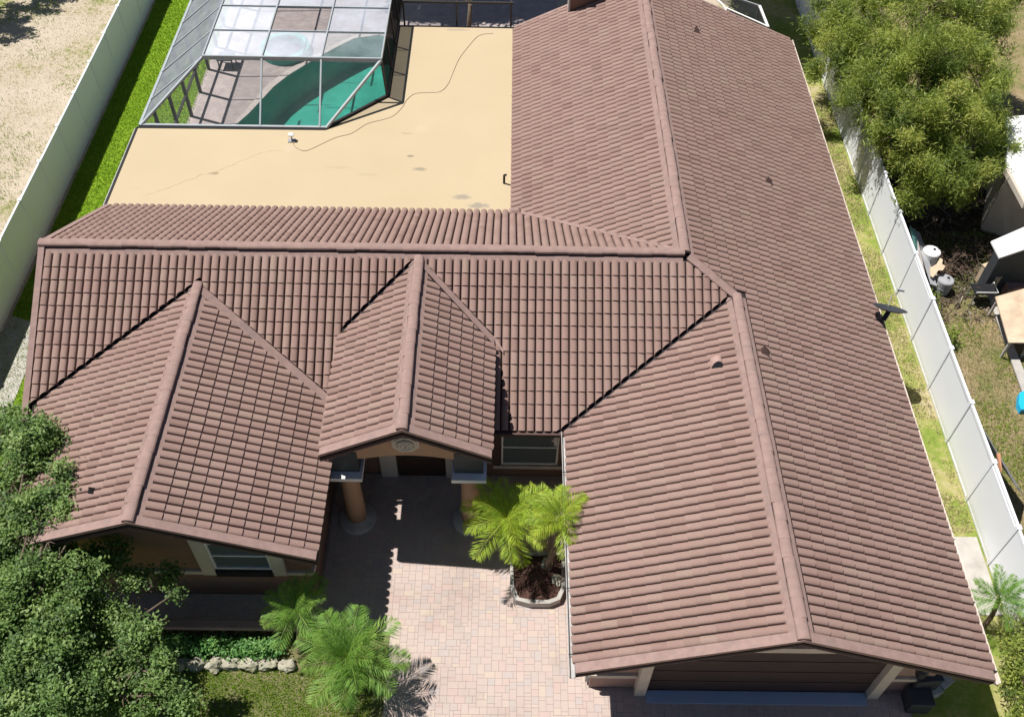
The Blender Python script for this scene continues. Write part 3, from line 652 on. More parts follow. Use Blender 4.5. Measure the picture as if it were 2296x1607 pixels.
crk = MB(); cpts = [(1.02, 13.99), (1.58, 14.35), (2.05, 14.69), (2.39, 14.91), (2.75, 15.04), (3.02, 15.26), (3.47, 15.61), (3.81, 15.9), (4.22, 16.1), (4.76, 16.18)]
rr = [(x + random.uniform(-.04, .04), y + random.uniform(-.03, .03)) for i in range(len(cpts) - 1) for x, y in [(cpts[i][0] + (cpts[i + 1][0] - cpts[i][0]) * k / 4, cpts[i][1] + (cpts[i + 1][1] - cpts[i][1]) * k / 4) for k in range(4)]]
crk.tube([(x, y, ZF + .001) for x, y in rr], [random.uniform(.003, .010) for _ in rr], 4); P(crk, 'roof_crack', 'tan_wood', house)
# things on the flat roof
cb = [(4.86, 16.52), (4.95, 16.3), (5.17, 16.12), (5.44, 16.19), (6.1, 16.76), (6.59, 17.0), (7.03, 17.5), (7.51, 17.73), (7.83, 17.95), (8.08, 18.44), (8.18, 18.8), (8.41, 19.13), (8.8, 19.2), (9.21, 19.26), (9.45, 19.66), (9.6, 20.39), (9.76, 21.14), (10.02, 21.83), (10.39, 22.59), (10.88, 22.74)]
cb = [(5.2 if i == 2 else x, y, ZF + .012) for i, (x, y) in enumerate(cb)]
def smooth_path(p, k=4):
    p = [Vector(q) for q in p]; o = []
    for i in range(len(p) - 1):
        a = p[max(0, i - 1)]; b = p[i]; c = p[i + 1]; d = p[min(len(p) - 1, i + 2)]
        for j in range(k):
            t = j / k; o.append(.5 * ((2 * b) + (c - a) * t + (2 * a - 5 * b + 4 * c - d) * t * t + (3 * b - a - 3 * c + d) * t ** 3))
    return o + [p[-1]]
cab = MB().tube(smooth_path(cb), .006, 5).build('cable', 'rust'); tag(cab, 'thin brown cable winding across the cream flat roof', 'cable')
an = thing('antenna', 'small white antenna on the cream flat roof at the end of the cable', 'antenna', (4.81, 16.62, ZF))
P(MB().tube([(4.81, 16.6, ZF), (4.83, 16.56, ZF + .2)], .025, 6), 'mast', 'steel', an)
P(MB().bevbox(4.73, 4.9, 16.54, 16.68, ZF + .2, ZF + .25, .02), 'panel', 'white', an)
P(MB().box(4.7, 4.92, 16.5, 16.68, ZF + .001, ZF + .03), 'base_plate', 'steel', an)

# ------------------------------------------------------------------ setting: ground
def sheet(name, poly, z, mat): return tag(MB().prism(poly, z - .05, z).build(name, mat), kind='structure')
sheet('left_lawn', [(-3.2, -14), (1.2, -14), (1.2, 2.4), (.6, 2.4), (.6, 40), (-3.2, 40)], .004, 'lawn')
sheet('right_side_lawn', [(20.62, -14), (23.5, -14), (23.5, 40), (20.7, 40)], .004, 'patchy')
sheet('neighbour_yard', [(23.5, -14), (60, -14), (60, 40), (23.5, 40)], .008, 'yard')
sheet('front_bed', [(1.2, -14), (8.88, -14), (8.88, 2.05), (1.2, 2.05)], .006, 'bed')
sheet('pool_deck', [(-.1, 16.6), (8.2, 16.6), (8.2, 22.6), (13.4, 22.6), (13.4, 36), (-.1, 36)], -.0 + .012, 'pooldeck') if False else None
sheet('side_path', [(-3.2, 3), (-2.0, 3), (-2.05, 8), (-2.1, 10.6), (-2.35, 11.4), (-3.2, 11.7)], .018, 'concrete')
sheet('concrete_pad', [(21.6, 2.6), (23.42, 2.6), (23.42, 4.7), (21.6, 4.7)], .02, 'concrete')
sheet('painted_shade_soil', [(23.6, 12.9), (24.4, 12.3), (25.3, 12.9), (26.2, 13.1), (27.6, 14.2), (28.4, 16.5), (27.5, 19), (23.6, 19)], .012, 'soil')  # dark soil sheet, shade under the feathery tree is put into its colour
sheet('neighbour_kerb', [tuple(onz(x, y, .05)[:2]) for x, y in ((2205, 640), (2218, 640), (2296, 840), (2310, 900), (2290, 880))], .12, 'concrete')
# paver driveway
drive = tag(MB().prism([(8.9, -5), (20.6, -5), (20.6, .74), (13.45, .74), (13.45, 6.34), (7.11, 6.34), (7.11, 2.89), (1.5, 2.89), (1.5, 2.0), (8.9, 2.0)], -.06, -.001 + .012).build('driveway', 'sand'), kind='structure')
def in_drive(x, y): return (8.93 < x < 20.57 and -4.8 < y < .72) or (7.13 < x < 13.43 and 2 < y < 6.32) or (8.93 < x < 13.43 and -4.8 < y < 6.32) or (1.6 < x < 8.95 and 2.02 < y < 2.87)
MOD = .082; gx0, gy0 = 1.5, -4.9; NX, NY = int(19.2 / MOD), int(11.4 / MOD); used = np.zeros((NX, NY), bool); pav = []
for j in range(NY):
    for i in range(NX):
        if used[i, j]: continue
        if not in_drive(gx0 + (i + .5) * MOD, gy0 + (j + .5) * MOD): continue
        ch_ = random.choice([(2, 2), (3, 2), (2, 3), (3, 2), (2, 2), (2, 1)])
        opts = [ch_, (2, 2), (2, 1), (1, 2), (1, 1)]
        for a, b in opts:
            if i + a <= NX and j + b <= NY and not used[i:i + a, j:j + b].any() and in_drive(gx0 + (i + a - .3) * MOD, gy0 + (j + b - .3) * MOD):
                used[i:i + a, j:j + b] = True; pav.append((i, j, a, b)); break
pl_ = (11.62, 13.0, 2.62, 4.05)
lst = []
for (i, j, a, b) in pav:
    x0, x1, y0, y1 = gx0 + i * MOD, gx0 + (i + a) * MOD, gy0 + j * MOD, gy0 + (j + b) * MOD
    q = [proj(p) for p in ((x0, y0, .03), (x1, y0, .03), (x1, y1, .03), (x0, y1, .03))]
    ins = all(0 < p[0] < PW and 0 < p[1] < PH for p in q); cx, cy = (x0 + x1) / 2, (y0 + y1) / 2
    hid = (cx > 13.0 and cy > -.1) or (pl_[0] < cx < pl_[1] and pl_[2] < cy < pl_[3]) or cy > 4.6 or (cx < 8.75 and cy < 3.9)
    ar = abs(sum(q[k][0] * q[(k + 1) % 4][1] - q[(k + 1) % 4][0] * q[k][1] for k in range(4))) / 2
    lst.append((ar if ins and not hid else 0, a, b, x0, y0))
lst.sort(key=lambda t: -t[0])
pmesh = {}
def paver_geo(a, b):
    m = MB(); m.bevbox(.0015, a * MOD - .0015, .0015, b * MOD - .0015, 0, .022, .002); return m
pf = MB()
for k, (ar, a, b, x0, y0) in enumerate(lst):
    z = .012 + random.uniform(-.0015, .0015)
    if k < 300:
        if (a, b) not in pmesh: pmesh[a, b] = paver_geo(a, b).mesh('paver', M['pav1'])
        o = bpy.data.objects.new('paver', pmesh[a, b]); col.objects.link(o); o.location = (x0, y0, z); o.parent = drive
    else:
        pf.cur = random.random(); q = paver_geo(a, b); pf.add([(x + x0, y + y0, zz + z) for x, y, zz in q.v], q.f[1:])
o = pf.build('paver_field', 'pavN', drive, rnd=True); o['kind'] = 'stuff'

# ------------------------------------------------------------------ fences
def fence(x, y0, n, label, face):
    root = thing('vinyl_fence', label, 'fence', (x, y0, 0)); S = 1.83
    pm_ = MB(); k = 12
    for i in range(k):                       # tongue and groove boards, very fine joints
        a = .07 + (S - .14) * i / k; b = .07 + (S - .14) * (i + 1) / k; pm_.box(-.018, .018, a, b, .09, 1.70) if False else None
    pm_.box(-.018, .018, .07, S - .07, .09, 1.70)
    pme = pm_.mesh('panel', M['vinyl']); rm = MB().bevbox(-.03, .03, .07, S - .07, 1.70, 1.80, .008).mesh('top_rail', M['vinyl']); bm_ = MB().box(-.03, .03, .07, S - .07, .02, .09).mesh('bottom_rail', M['vinyl'])
    po = MB().box(-.05, .05, -.055, .055, 0, 1.82); po.add([(-.06, -.065, 1.82), (.06, -.065, 1.82), (.06, .065, 1.82), (-.06, .065, 1.82), (0, 0, 1.86)], [(0, 1, 4), (1, 2, 4), (2, 3, 4), (3, 0, 4), (3, 2, 1, 0)])
    pom = po.mesh('post', M['vinyl'])
    for i in range(n + 1):
        for me, nm in ((pme, 'panel'), (rm, 'top_rail'), (bm_, 'bottom_rail'), (pom, 'post')):
            if i == n and nm != 'post': continue
            o = bpy.data.objects.new(nm, me); col.objects.link(o); o.parent = root; o.location = (random.uniform(-.006, .006) if nm == 'panel' else 0, i * S, 0)
            if nm in ('panel', 'top_rail'): o.rotation_euler = (0, random.uniform(-.008, .008), 0)
    return root
fence(23.5, 7.62 - 1.83 * 6, 20, 'tall white vinyl fence in full sun right of the house', -1)
fence(-3.32, 7.5 - 1.83 * 3, 17, 'tall white vinyl fence with shaded face left of the green lawn', 1)

# ------------------------------------------------------------------ pool and its screen enclosure
deckp = [(-.1, 16.62), (8.2, 16.62), (8.2, 22.57), (13.4, 22.57), (13.4, 36), (-.1, 36)]
bank = [(1.67, 20.99), (2.02, 21.7), (2.3, 22.43), (2.65, 23.38), (3.1, 24.15), (3.62, 24.83), (4.15, 25.47), (4.64, 26.04), (5.29, 26.71), (6.27, 27.0), (7.0, 26.6), (7.2, 25.0), (7.1, 22.5), (6.9, 20.5), (6.0, 19.4), (4.5, 18.9), (3.0, 19.2), (2.0, 19.9)]
spa = [(3.3 + 1.02 * math.cos(t), 25.6 + 1.3 * math.sin(t)) for t in np.linspace(0, 2 * math.pi, 20)[:-1]]
def deck_with_hole(deckp, z, name, mat, bank):
    bm = bmesh.new()
    def loop(pts, z): 
        vs = [bm.verts.new((x, y, z)) for x, y in pts]; return [bm.edges.new((vs[i], vs[(i + 1) % len(vs)])) for i in range(len(vs))]
    e = loop(deckp, z) + loop(bank, z); bmesh.ops.triangle_fill(bm, use_beauty=True, use_dissolve=False, edges=e)
    bmesh.ops.recalc_face_normals(bm, faces=bm.faces[:])
    for f in bm.faces:
        if f.normal.z < 0: f.normal_flip()
    me = bpy.data.meshes.new(name); bm.to_mesh(me); bm.free(); me.materials.append(M[mat]); o = bpy.data.objects.new(name, me); col.objects.link(o); return tag(o, kind='structure')
deck_with_hole(deckp, .02, 'pool_deck', 'pooldeck', bank)
deck_with_hole([(-150, -150), (170, -150), (170, 170), (-150, 170)], 0, 'ground', 'dry', [(x + (.1 if x < 4.5 else -.1) * -.3, y) for x, y in bank])
pool = thing('swimming_pool', 'kidney shaped swimming pool with green water under the screen enclosure', 'pool', (4.5, 22.5, 0))
# basin: walls, deep floor, raised shallow shelf in the front right
def inset(poly, d):
    c = np.mean(np.array(poly), 0); return [tuple(np.array(p) + (c - np.array(p)) / np.linalg.norm(c - np.array(p)) * d) for p in poly]
bs = MB(); n = len(bank); i1 = inset(bank, .12)
bs.add([(x, y, .019) for x, y in bank] + [(x, y, -1.15) for x, y in i1], [(i, n + i, n + (i + 1) % n, (i + 1) % n) for i in range(n)] + [tuple(range(n, 2 * n))])
P(bs, 'basin', 'plaster', pool)
shelf = [(3.08, 21.02), (3.48, 21.54), (4.47, 22.32), (5.02, 22.99), (5.73, 23.6), (6.56, 24.31), (7.05, 24.6), (7.05, 22.5), (6.85, 20.5), (5.95, 19.45), (4.5, 18.95), (3.05, 19.25), (2.6, 19.6)]
P(MB().prism(shelf[::-1], -1.14, -.3), 'shallow_shelf', 'plaster', pool)
wt = MB(); i2 = inset(bank, .015); wt.add([(x, y, -.09) for x, y in i2], [tuple(range(len(i2)))]); P(wt, 'water', 'water', pool)
cp = MB(); i3 = inset(bank, -.28); cp.add([(x, y, .05) for x, y in bank] + [(x, y, .05) for x, y in i3] + [(x, y, .015) for x, y in i3] + [(x, y, .0) for x, y in bank],
    [(i, (i + 1) % n, n + (i + 1) % n, n + i) for i in range(n)] + [(n + i, n + (i + 1) % n, 2 * n + (i + 1) % n, 2 * n + i) for i in range(n)] + [(3 * n + i, 3 * n + (i + 1) % n, (i + 1) % n, i) for i in range(n)])
P(cp, 'coping', 'water_edge', pool)
sp = thing('spa_tub', 'round green tiled spa tub beside the pool bank', 'spa', (3.0, 25.6, 0))
spc = (2.75, 25.7)
sb = MB(); sb.lathe([(.95, .02), (.95, .32), (.75, .32), (.7, -.0), (.0, -.0)], *spc, 28); P(sb, 'tub', 'plaster', sp)
P(MB().lathe([(.73, .2), (.73, .22)], *spc, 28), 'water', 'water', sp)
tb = thing('patio_table', 'dark square table on the pool deck beyond the screen', 'table', (.68, 24.7, 0))
P(MB().box(.38, .98, 24.4, 25.0, .42, .46), 'table_top', 'bin', tb)
for a, b in ((.42, 24.44), (.94, 24.44), (.42, 24.96), (.94, 24.96)): P(MB().box(a - .02, a + .02, b - .02, b + .02, .02, .42), 'leg', 'bin', tb)

cage = thing('pool_enclosure', 'grey aluminium screen enclosure over the green pool with one roof panel missing', 'enclosure', (3.8, 22, 0))
ZC = 4.2; YC1 = 36.; gxs = [1.91, 3.75, 5.6, 7.47]; gys = [18.86, 20.38, 21.85, 23.32, 24.8, 26.3, 27.8, 29.4, 31]
def beam(a, b, wd=.06, ht=.1, mat='alu'): return P(MB().bar(a, b, wd, ht), 'beam', mat, cage)
ZB = ZF + .03
# roof grid
for x in gxs: beam((x, 18.86, ZC), (x, 31, ZC), .04, .1)
for y in gys[1:]:
    beam((1.94, y, ZC), (7.44, y, ZC), .03, .08)
beam((1.91, 18.86, ZC), (7.47, 18.86, ZC), .055, .14, 'alu')
# front mansard, hips, diagonal
beam((.02, 17.2, ZB), (1.91, 18.86, ZC), .07, .08); beam((5.78, 17.22, ZB), (7.47, 18.86, ZC), .07, .08)
beam((3.73, 17.22, ZB), (3.75, 18.86, ZC), .05, .07); beam((5.58, 17.22, ZB), (5.6, 18.86, ZC), .05, .07)
beam((.02, 17.22, ZB), (5.78, 17.24, ZB), .08, .08); beam((5.78, 17.24, ZB), (7.55, 18.98, ZB), .08, .1, 'bronze')
beam((7.55, 18.98, ZB), (7.55, 31, ZB), .08, .1, 'bronze'); beam((7.53, 18.95, ZB), (7.47, 18.88, ZC), .06, .06, 'bronze')
beam((.0, 17.2, ZB), (.0, 31, ZB), .08, .08, 'alu')
for y in gys: beam((.0, y - .35, ZB), (1.91, y, ZC), .04, .06); P(MB().box(-.05, .05, y - .40, y - .30, .02, ZB - .05), 'post', 'bronze', cage)
for y in gys[1:]: beam((7.55, y, ZB), (7.47, y, ZC), .05, .05, 'bronze')
P(MB().box(-.04, .04, 17.3, 31, .9, .96), 'chair_rail', 'bronze', cage)
def panel(pts, mat): return P(MB().add(pts, [tuple(range(len(pts)))]) or None, 'screen_panel', mat, cage)
def panel(pts, mat):
    m = MB(); m.add(pts, [tuple(range(len(pts)))]); return P(m, 'screen_panel', mat, cage)
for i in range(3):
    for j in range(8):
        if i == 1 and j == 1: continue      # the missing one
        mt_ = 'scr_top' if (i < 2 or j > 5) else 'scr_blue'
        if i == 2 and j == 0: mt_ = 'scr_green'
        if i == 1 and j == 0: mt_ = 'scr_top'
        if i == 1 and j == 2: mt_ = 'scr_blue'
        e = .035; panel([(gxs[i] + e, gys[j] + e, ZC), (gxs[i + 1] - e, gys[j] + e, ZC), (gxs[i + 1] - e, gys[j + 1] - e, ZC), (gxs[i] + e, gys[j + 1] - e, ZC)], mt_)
fb = [(.05, 17.22), (3.73, 17.23), (5.58, 17.23), (5.78, 17.24)]; ft = [1.93, 3.75, 5.6, 7.45]
panel([(.05, 17.22, ZB), (3.7, 17.23, ZB), (3.72, 18.84, ZC), (1.93, 18.84, ZC)], 'scr_front'); panel([(3.76, 17.23, ZB), (5.55, 17.23, ZB), (5.57, 18.84, ZC), (3.78, 18.84, ZC)], 'scr_front'); panel([(5.61, 17.23, ZB), (5.76, 17.24, ZB), (7.43, 18.84, ZC), (5.63, 18.84, ZC)], 'scr_front')
panel([(5.8, 17.26, ZB), (7.53, 18.96, ZB), (7.47, 18.86, ZC)], 'scr_front')
ys_ = [17.2] + [y - .35 for y in gys[1:]]
for j in range(8): panel([(.02, ys_[j] + .02, ZB), (1.9, gys[j] + .02, ZC), (1.9, gys[j + 1] - .02, ZC), (.02, ys_[j + 1] - .02, ZB)], 'scr_left')
for j in range(8): panel([(7.545, max(18.98, gys[j]) + .02, ZB), (7.545, gys[j + 1] - .02, ZB), (7.47, gys[j + 1] - .02, ZC), (7.47, gys[j] + .02, ZC)], 'scr_dark')
for j in range(8): panel([(0, ys_[j] + .06, .1), (0, ys_[j + 1] - .06, .1), (0, ys_[j + 1] - .06, ZB - .06), (0, ys_[j] + .06, ZB - .06)], 'scr_front')
# rear screened lanai behind the flat roof
lan = thing('lanai_screen', 'black framed lanai screen wall behind the flat roof', 'screen wall', (9.8, 23.4, 0))
for x in (7.75, 9.6, 11.5): P(MB().box(x - .03, x + .03, 23.28, 23.34, .02, 3.6), 'post', 'bronze', lan)
for x in (9.6, 11.5): P(MB().box(x - .03, x + .03, 23.35, 27.0, 3.54, 3.6), 'beam', 'bronze', lan)
P(MB().box(7.6, 11.6, 23.27, 23.35, 3.6, 3.66), 'top_beam', 'bronze', lan)
rc = thing('rear_screen_frame', 'pale framed screen roof behind the rear right end of the tiled roof', 'screen roof', (19.5, 24.5, 0))
pts = [onz(1603, 0, 2.6), onz(1627, 18, 2.6), onz(1632, 32, 2.5), onz(1734, 62, 2.6)]
P(MB().tube([onz(1590, -15, 2.7), onz(1620, 10, 2.7), onz(1627, 20, 2.65), onz(1628, 32, 2.6)], .035, 6), 'frame_pipe', 'white', rc)
P(MB().tube([onz(1628, 18, 2.66), onz(1700, 50, 2.66), onz(1722, 60, 2.66)], .03, 6), 'frame_pipe', 'white', rc)
P(MB().bar(onz(1703, 14, 2.6), onz(1722, 62, 2.6), .09, .06), 'frame_rail', 'white', rc)
P(MB().bar(onz(1600, -20, 2.6), onz(1703, 14, 2.6), .05, .06), 'frame_rail', 'steel', rc)
for p in (onz(1722, 60, 2.6), onz(1703, 14, 2.6)): P(MB().box(p[0] - .04, p[0] + .04, p[1] - .04, p[1] + .04, 0, 2.58), 'post', 'bronze', rc)
m = MB(); m.add([onz(1610, 2, 2.62), onz(1720, 58, 2.62), onz(1702, 16, 2.62), onz(1620, -30, 2.62)], [(0, 1, 2, 3)]); P(m, 'screen_panel', 'scr_dark', rc)

# ------------------------------------------------------------------ satellite dish on a pole by the fence
dz = 3.0; dp = onz(1995, 693, dz); dish = thing('satellite_dish', 'dark satellite dish on a pole above the narrow right side lawn', 'satellite dish', (dp[0], dp[1], 0))
nrm = Vector((.16, .5, .85)).normalized(); cx_ = Vector(dp); a_ = Vector((1, -.25, .05)); a_ = (a_ - nrm * a_.dot(nrm)).normalized(); b_ = nrm.cross(a_)
dm = MB(); K = 28; rings = [(0, -.07), (.15, -.055), (.3, -.02), (.41, .03)]
base = len(dm.v)
for r, h in rings:
    for k in range(K):
        t = 2 * math.pi * k / K; dm.v.append(tuple(cx_ + a_ * (r * 1.1 * math.cos(t)) + b_ * (r * .9 * math.sin(t)) + nrm * h))
for i in range(len(rings) - 1):
    for k in range(K): dm.face((i * K + k, i * K + (k + 1) % K, (i + 1) * K + (k + 1) % K, (i + 1) * K + k))
P(dm, 'reflector', 'bin', dish, smooth=True)
P(MB().tube([tuple(cx_ - nrm * .08), tuple(cx_ - nrm * .2 + Vector((-.05, 0, -.1))), (dp[0] - .12, dp[1] - .05, dz - .5), (dp[0] - .12, dp[1] - .05, 0)], .03, 8), 'mast', 'bin', dish)
P(MB().bar(cx_ - nrm * .05, cx_ - nrm * .22 + Vector((-.1, -.06, -.06)), .12, .1), 'mount_bracket', 'black', dish)
e_ = cx_ + b_ * -.0 + nrm * .55 + a_ * .12
P(MB().tube([tuple(cx_ + b_ * .3 + nrm * .0), tuple(cx_ + b_ * .28 + nrm * .3), tuple(e_)], .013, 6), 'feed_arm', 'gutter_w', dish)
P(MB().bar(e_ - a_ * .09, e_ + a_ * .09, .05, .05), 'feed_horn', 'lightplastic', dish)

# ------------------------------------------------------------------ front garden
gw = thing('garden_railing', 'low dark balustrade with pinkish coping in front of the left gable window', 'railing', (5.5, 1.85, 0))
P(MB().bevbox(3.2, 8.2, 1.76, 2.0, .52, .60, .03), 'coping', 'wall_pink', gw)
for k in range(17): x = 3.3 + k * .3; P(MB().lathe([(.06, 0.01), (.06, .06), (.035, .1), (.065, .25), (.04, .42), (.06, .47), (.06, .519)], x, 1.88, 10), 'baluster', 'wall', gw)
rs = []
def rock(px, py, z, r, label, flat_=.7, mat='stone', ax=(1., 1.)):
    p = onz(px, py, z); m = bmesh.new(); bmesh.ops.create_icosphere(m, subdivisions=3, radius=1.)
    off = Vector((random.random() * 50,) * 3)
    from mathutils import noise as nz
    for v_ in m.verts:
        k = .95 + .45 * nz.noise(v_.co * 1.3 + off) + .22 * nz.noise(v_.co * 3.5 + off); q = v_.co * k
        v_.co = Vector((q.x * r * ax[0] * .85, q.y * r * ax[1] * .85, max(-.5, q.z) * r * flat_))
    me = bpy.data.meshes.new('boulder'); m.to_mesh(me); m.free(); me.materials.append(M[mat]); o = bpy.data.objects.new('boulder', me); col.objects.link(o)
    o.location = (p[0], p[1], z - .02 + .3 * r * flat_); tag(o, label, 'boulder', 'boulders edging the beds'); return o
pos_words = ['leftmost mossy boulder of the row below the hedge', 'second boulder from the left below the hedge', 'third boulder from the left below the hedge', 'fourth boulder from the left below the hedge', 'long pale boulder in the middle of the row below the hedge', 'pale boulder next to the right end of the hedge row', 'last boulder of the hedge row beside the big palm']
for k, (px, py, r, ax) in enumerate(((398, 1490, .26, (1.15, .85)), (440, 1488, .24, (1.1, .8)), (483, 1490, .26, (1., .9)), (520, 1486, .26, (1.25, .8)), (560, 1488, .26, (1.2, .8)), (600, 1488, .23, (1.2, .85)), (645, 1492, .2, (1.2, .9)))):
    rock(px, py, .05, r, pos_words[k], .65, ax=ax)
pb = thing('planter', 'low kerbed planter of red mulch against the garage wall', 'planter', (12.3, 3.3, 0))
ring = [(11.66, 4.0), (11.66, 3.05), (11.8, 2.72), (12.1, 2.64), (12.6, 2.64), (12.85, 2.75), (12.98, 3.05), (12.98, 4.0)]
rin = inset(ring, .1); n = len(ring)
m = MB(); m.add([(x, y, .03) for x, y in ring] + [(x, y, .26) for x, y in ring] + [(x, y, .27) for x, y in rin] + [(x, y, .18) for x, y in rin],
    [(L + (i + 1) % n, L + i, L + n + i, L + n + (i + 1) % n) for L in (0, n, 2 * n) for i in range(n)]); P(m, 'kerb', 'concrete', pb)
m = MB(); m.add([(x, y, .2) for x, y in rin[::-1]], [tuple(range(n))]); P(m, 'mulch', 'mulch', pb)
for k, (px, py, r, lab) in enumerate(((1228, 1265, .2, 'rounded stone in the planter under the twin palms'), (1250, 1300, .17, 'stone at the garage side of the planter'), (1210, 1235, .15, 'flat stone at the back of the mulch planter'))): rock(px, py, .22, r, lab, .6)

# ------------------------------------------------------------------ plants
def leaves(name, centers, radii, per, size, mat, parent, droop=0., elong=2., flat_=1., shell=.5, seed=0, clump_n=55, spread=.085):
    rng = np.random.default_rng(seed); out = []; R = []
    for c, r in zip(centers, radii):
        k = int(per * r * r)
        # small clumps on the lobe, then leaves round each clump
        nc = max(8, int(k / clump_n)); d = rng.normal(size=(nc, 3)); d /= np.linalg.norm(d, axis=1)[:, None]
        rad = r * (shell + (1 - shell) * rng.random(nc) ** .6) * rng.uniform(.8, 1.12, nc)
        cc = np.array(c) + d * rad[:, None] * np.array([1, 1, flat_]); tone = rng.normal(0, .24, nc) + .1 * d[:, 2]
        idx = rng.integers(0, nc, k); p = cc[idx] + rng.normal(0, spread + .04 * r, (k, 3)) * np.array([1, 1, .7])
        if droop: p[:, 2] -= rng.random(k) * droop
        s = size * rng.uniform(.6, 1.35, k)
        ax = rng.normal(size=(k, 3)); ax[:, 2] = ax[:, 2] * .5 - droop * 1.6; ax /= np.linalg.norm(ax, axis=1)[:, None]
        nn = rng.normal(size=(k, 3)) * .55 + np.array([0, 0, 1.]); sd_ = np.cross(ax, nn); sd_ /= np.linalg.norm(sd_, axis=1)[:, None] + 1e-9
        a = ax * (s * elong)[:, None] / 2; b = sd_ * s[:, None] / 2
        out.append(np.stack([p - a, p + b - a * .1, p + a, p - b - a * .1], 1)); R.append(np.clip(.45 + tone[idx] + rng.normal(0, .17, k), 0, 1))
    o = quads(name, np.concatenate(out), np.concatenate(R), mat)
    return adopt(o, parent)
def tree(name, label, base, lobes, per, size, mat, trunk_r=.14, bark='bark', cat='tree', group=None, seed=1, **kw):
    root = thing(name, label, cat, (base[0], base[1], 0), group); rng = random.Random(seed)
    top = max(l[2] for l in lobes); fork = Vector((base[0] + .1, base[1], min(1.2, top * .4)))
    t = MB(); t.tube([(base[0], base[1], -.05), (base[0] + .03, base[1], .3), tuple(fork)], [trunk_r * 1.4, trunk_r * 1.05, trunk_r * .9], 9)
    P(t, 'trunk', bark, root, smooth=True)
    bm_ = MB()
    for (x, y, z, r) in lobes:
        e = Vector((x, y, z + .15 * r)); md_ = fork.lerp(e, .45) + Vector((rng.uniform(-.15, .15), rng.uniform(-.15, .15), .25 if e.z < 3.5 or e.z > 6 else .9))
        bm_.tube([tuple(fork - Vector((0, 0, .15))), tuple(md_), tuple(e)], [trunk_r * .55, trunk_r * .35, trunk_r * .12], 6)
        for k in range(5):
            d = Vector((rng.gauss(0, 1), rng.gauss(0, 1), rng.gauss(.3, .7))).normalized() * r * .85; q = md_.lerp(e, rng.uniform(.5, 1.))
            bm_.tube([tuple(q), tuple(q + d * .55 + Vector((0, 0, .08))), tuple(q + d)], [trunk_r * .16, trunk_r * .1, .006], 4)
    P(bm_, 'branches', bark, root)
    leaves('crown', [l[:3] for l in lobes], [l[3] for l in lobes], per, size, mat, root, seed=seed, **kw)
    return root
def L(lst): return [tuple(onz(px, py, z)) + (r,) for px, py, z, r in lst]
oak = L([(0, 1250, 3.2, .5), (-20, 1400, 3.2, .6), (-20, 1500, 3.1, .6), (110, 1240, 3.0, .45), (190, 1250, 2.7, .36), (130, 1390, 2.8, .6), (200, 1470, 2.4, .55), (60, 1530, 2.9, .6), (260, 1540, 2.0, .5), (160, 1610, 2.6, .6), (115, 1105, 3.75, .3), (140, 1150, 3.65, .28), (85, 1130, 3.7, .36), (180, 1165, 3.6, .2), (140, 1050, 3.8, .24), (70, 985, 3.5, .62), (115, 1020, 3.3, .45), (20, 960, 3.4, .5), (30, 1060, 3.2, .55), (60, 1190, 3.2, .7), (10, 1180, 3.3, .7), (120, 1150, 3.0, .35), (160, 1300, 2.9, .72), (40, 1330, 3.1, .85), (250, 1250, 2.7, .36), (305, 1300, 2.4, .28), (372, 1288, 2.3, .22), (392, 1330, 2.2, .12), (240, 1390, 2.3, .55), (310, 1425, 2.9, .40), (345, 1500, 2.7, .36), (365, 1560, 2.5, .40), (420, 1580, 2.3, .22), (100, 1460, 3.0, .9), (270, 1480, 1.8, .5), (190, 1540, 2.5, .7), (20, 1570, 3.0, .8), (110, 1600, 2.9, .75), (300, 1590, 1.9, .5)])
tree('leafy_tree', 'dense dark green leafy tree overhanging the left gable at lower left', (1.6, -.4), oak, 11500, .042, 'leaf_oak', .11, seed=3, elong=1.9, shell=.25, clump_n=130, spread=.095)
wil = L([(1880, 40, 3.2, 1.15), (1880, 130, 2.7, 1.05), (1960, 90, 3.8, 1.4), (2060, 40, 4.6, 1.5), (2180, 50, 4.2, 1.4), (2060, 150, 4.4, 1.5), (2170, 160, 4.2, 1.35), (1960, 210, 3.2, 1.2), (2070, 260, 3.8, 1.35), (2175, 270, 3.6, 1.2), (2010, 320, 2.8, 1.0), (2110, 370, 2.9, 1.15), (2190, 390, 2.7, .95), (2060, 420, 2.3, .7), (2230, 330, 2.6, .7), (1940, -20, 3.6, 1.2), (2230, -10, 4.2, 1.2)])
tree('feathery_tree', 'large feathery yellow green tree spilling over the white fence at upper right', (25.2, 19.5), wil, 6800, .026, 'leaf_willow', .2, seed=5, elong=6.5, shell=.35, droop=.4, clump_n=330, spread=.13)
sh = L([(2285, 1415, 1.0, .42), (2300, 1470, 1.0, .5), (2290, 1540, .8, .42), (2310, 1600, .8, .45), (2262, 1465, .7, .26), (2268, 1510, .6, .25), (2290, 1610, .6, .3)])
tree('bushy_shrub', 'bushy bright green shrub at the lower right corner beside the garage', (23.2, 1.2), sh, 5200, .034, 'leaf_willow', .06, cat='shrub', seed=8, elong=2.2, shell=.35)
tree('unseen_shade_tree', 'unseen tall tree added to shade the ground behind the rear right roof corner', (21.6, 30.6), [(18.8, 28.2, 7, 1.4), (20.2, 27.8, 7, 1.4), (19.2, 29.8, 7, 1.5), (20.8, 29.6, 7, 1.5), (19.6, 31.4, 7, 1.5), (21.2, 31.2, 7, 1.4), (20.9, 26.6, 7, 1.0)], 4600, .08, 'leaf_dark', .15, seed=11)  # tree added out of view, its crown placed to shade the ground
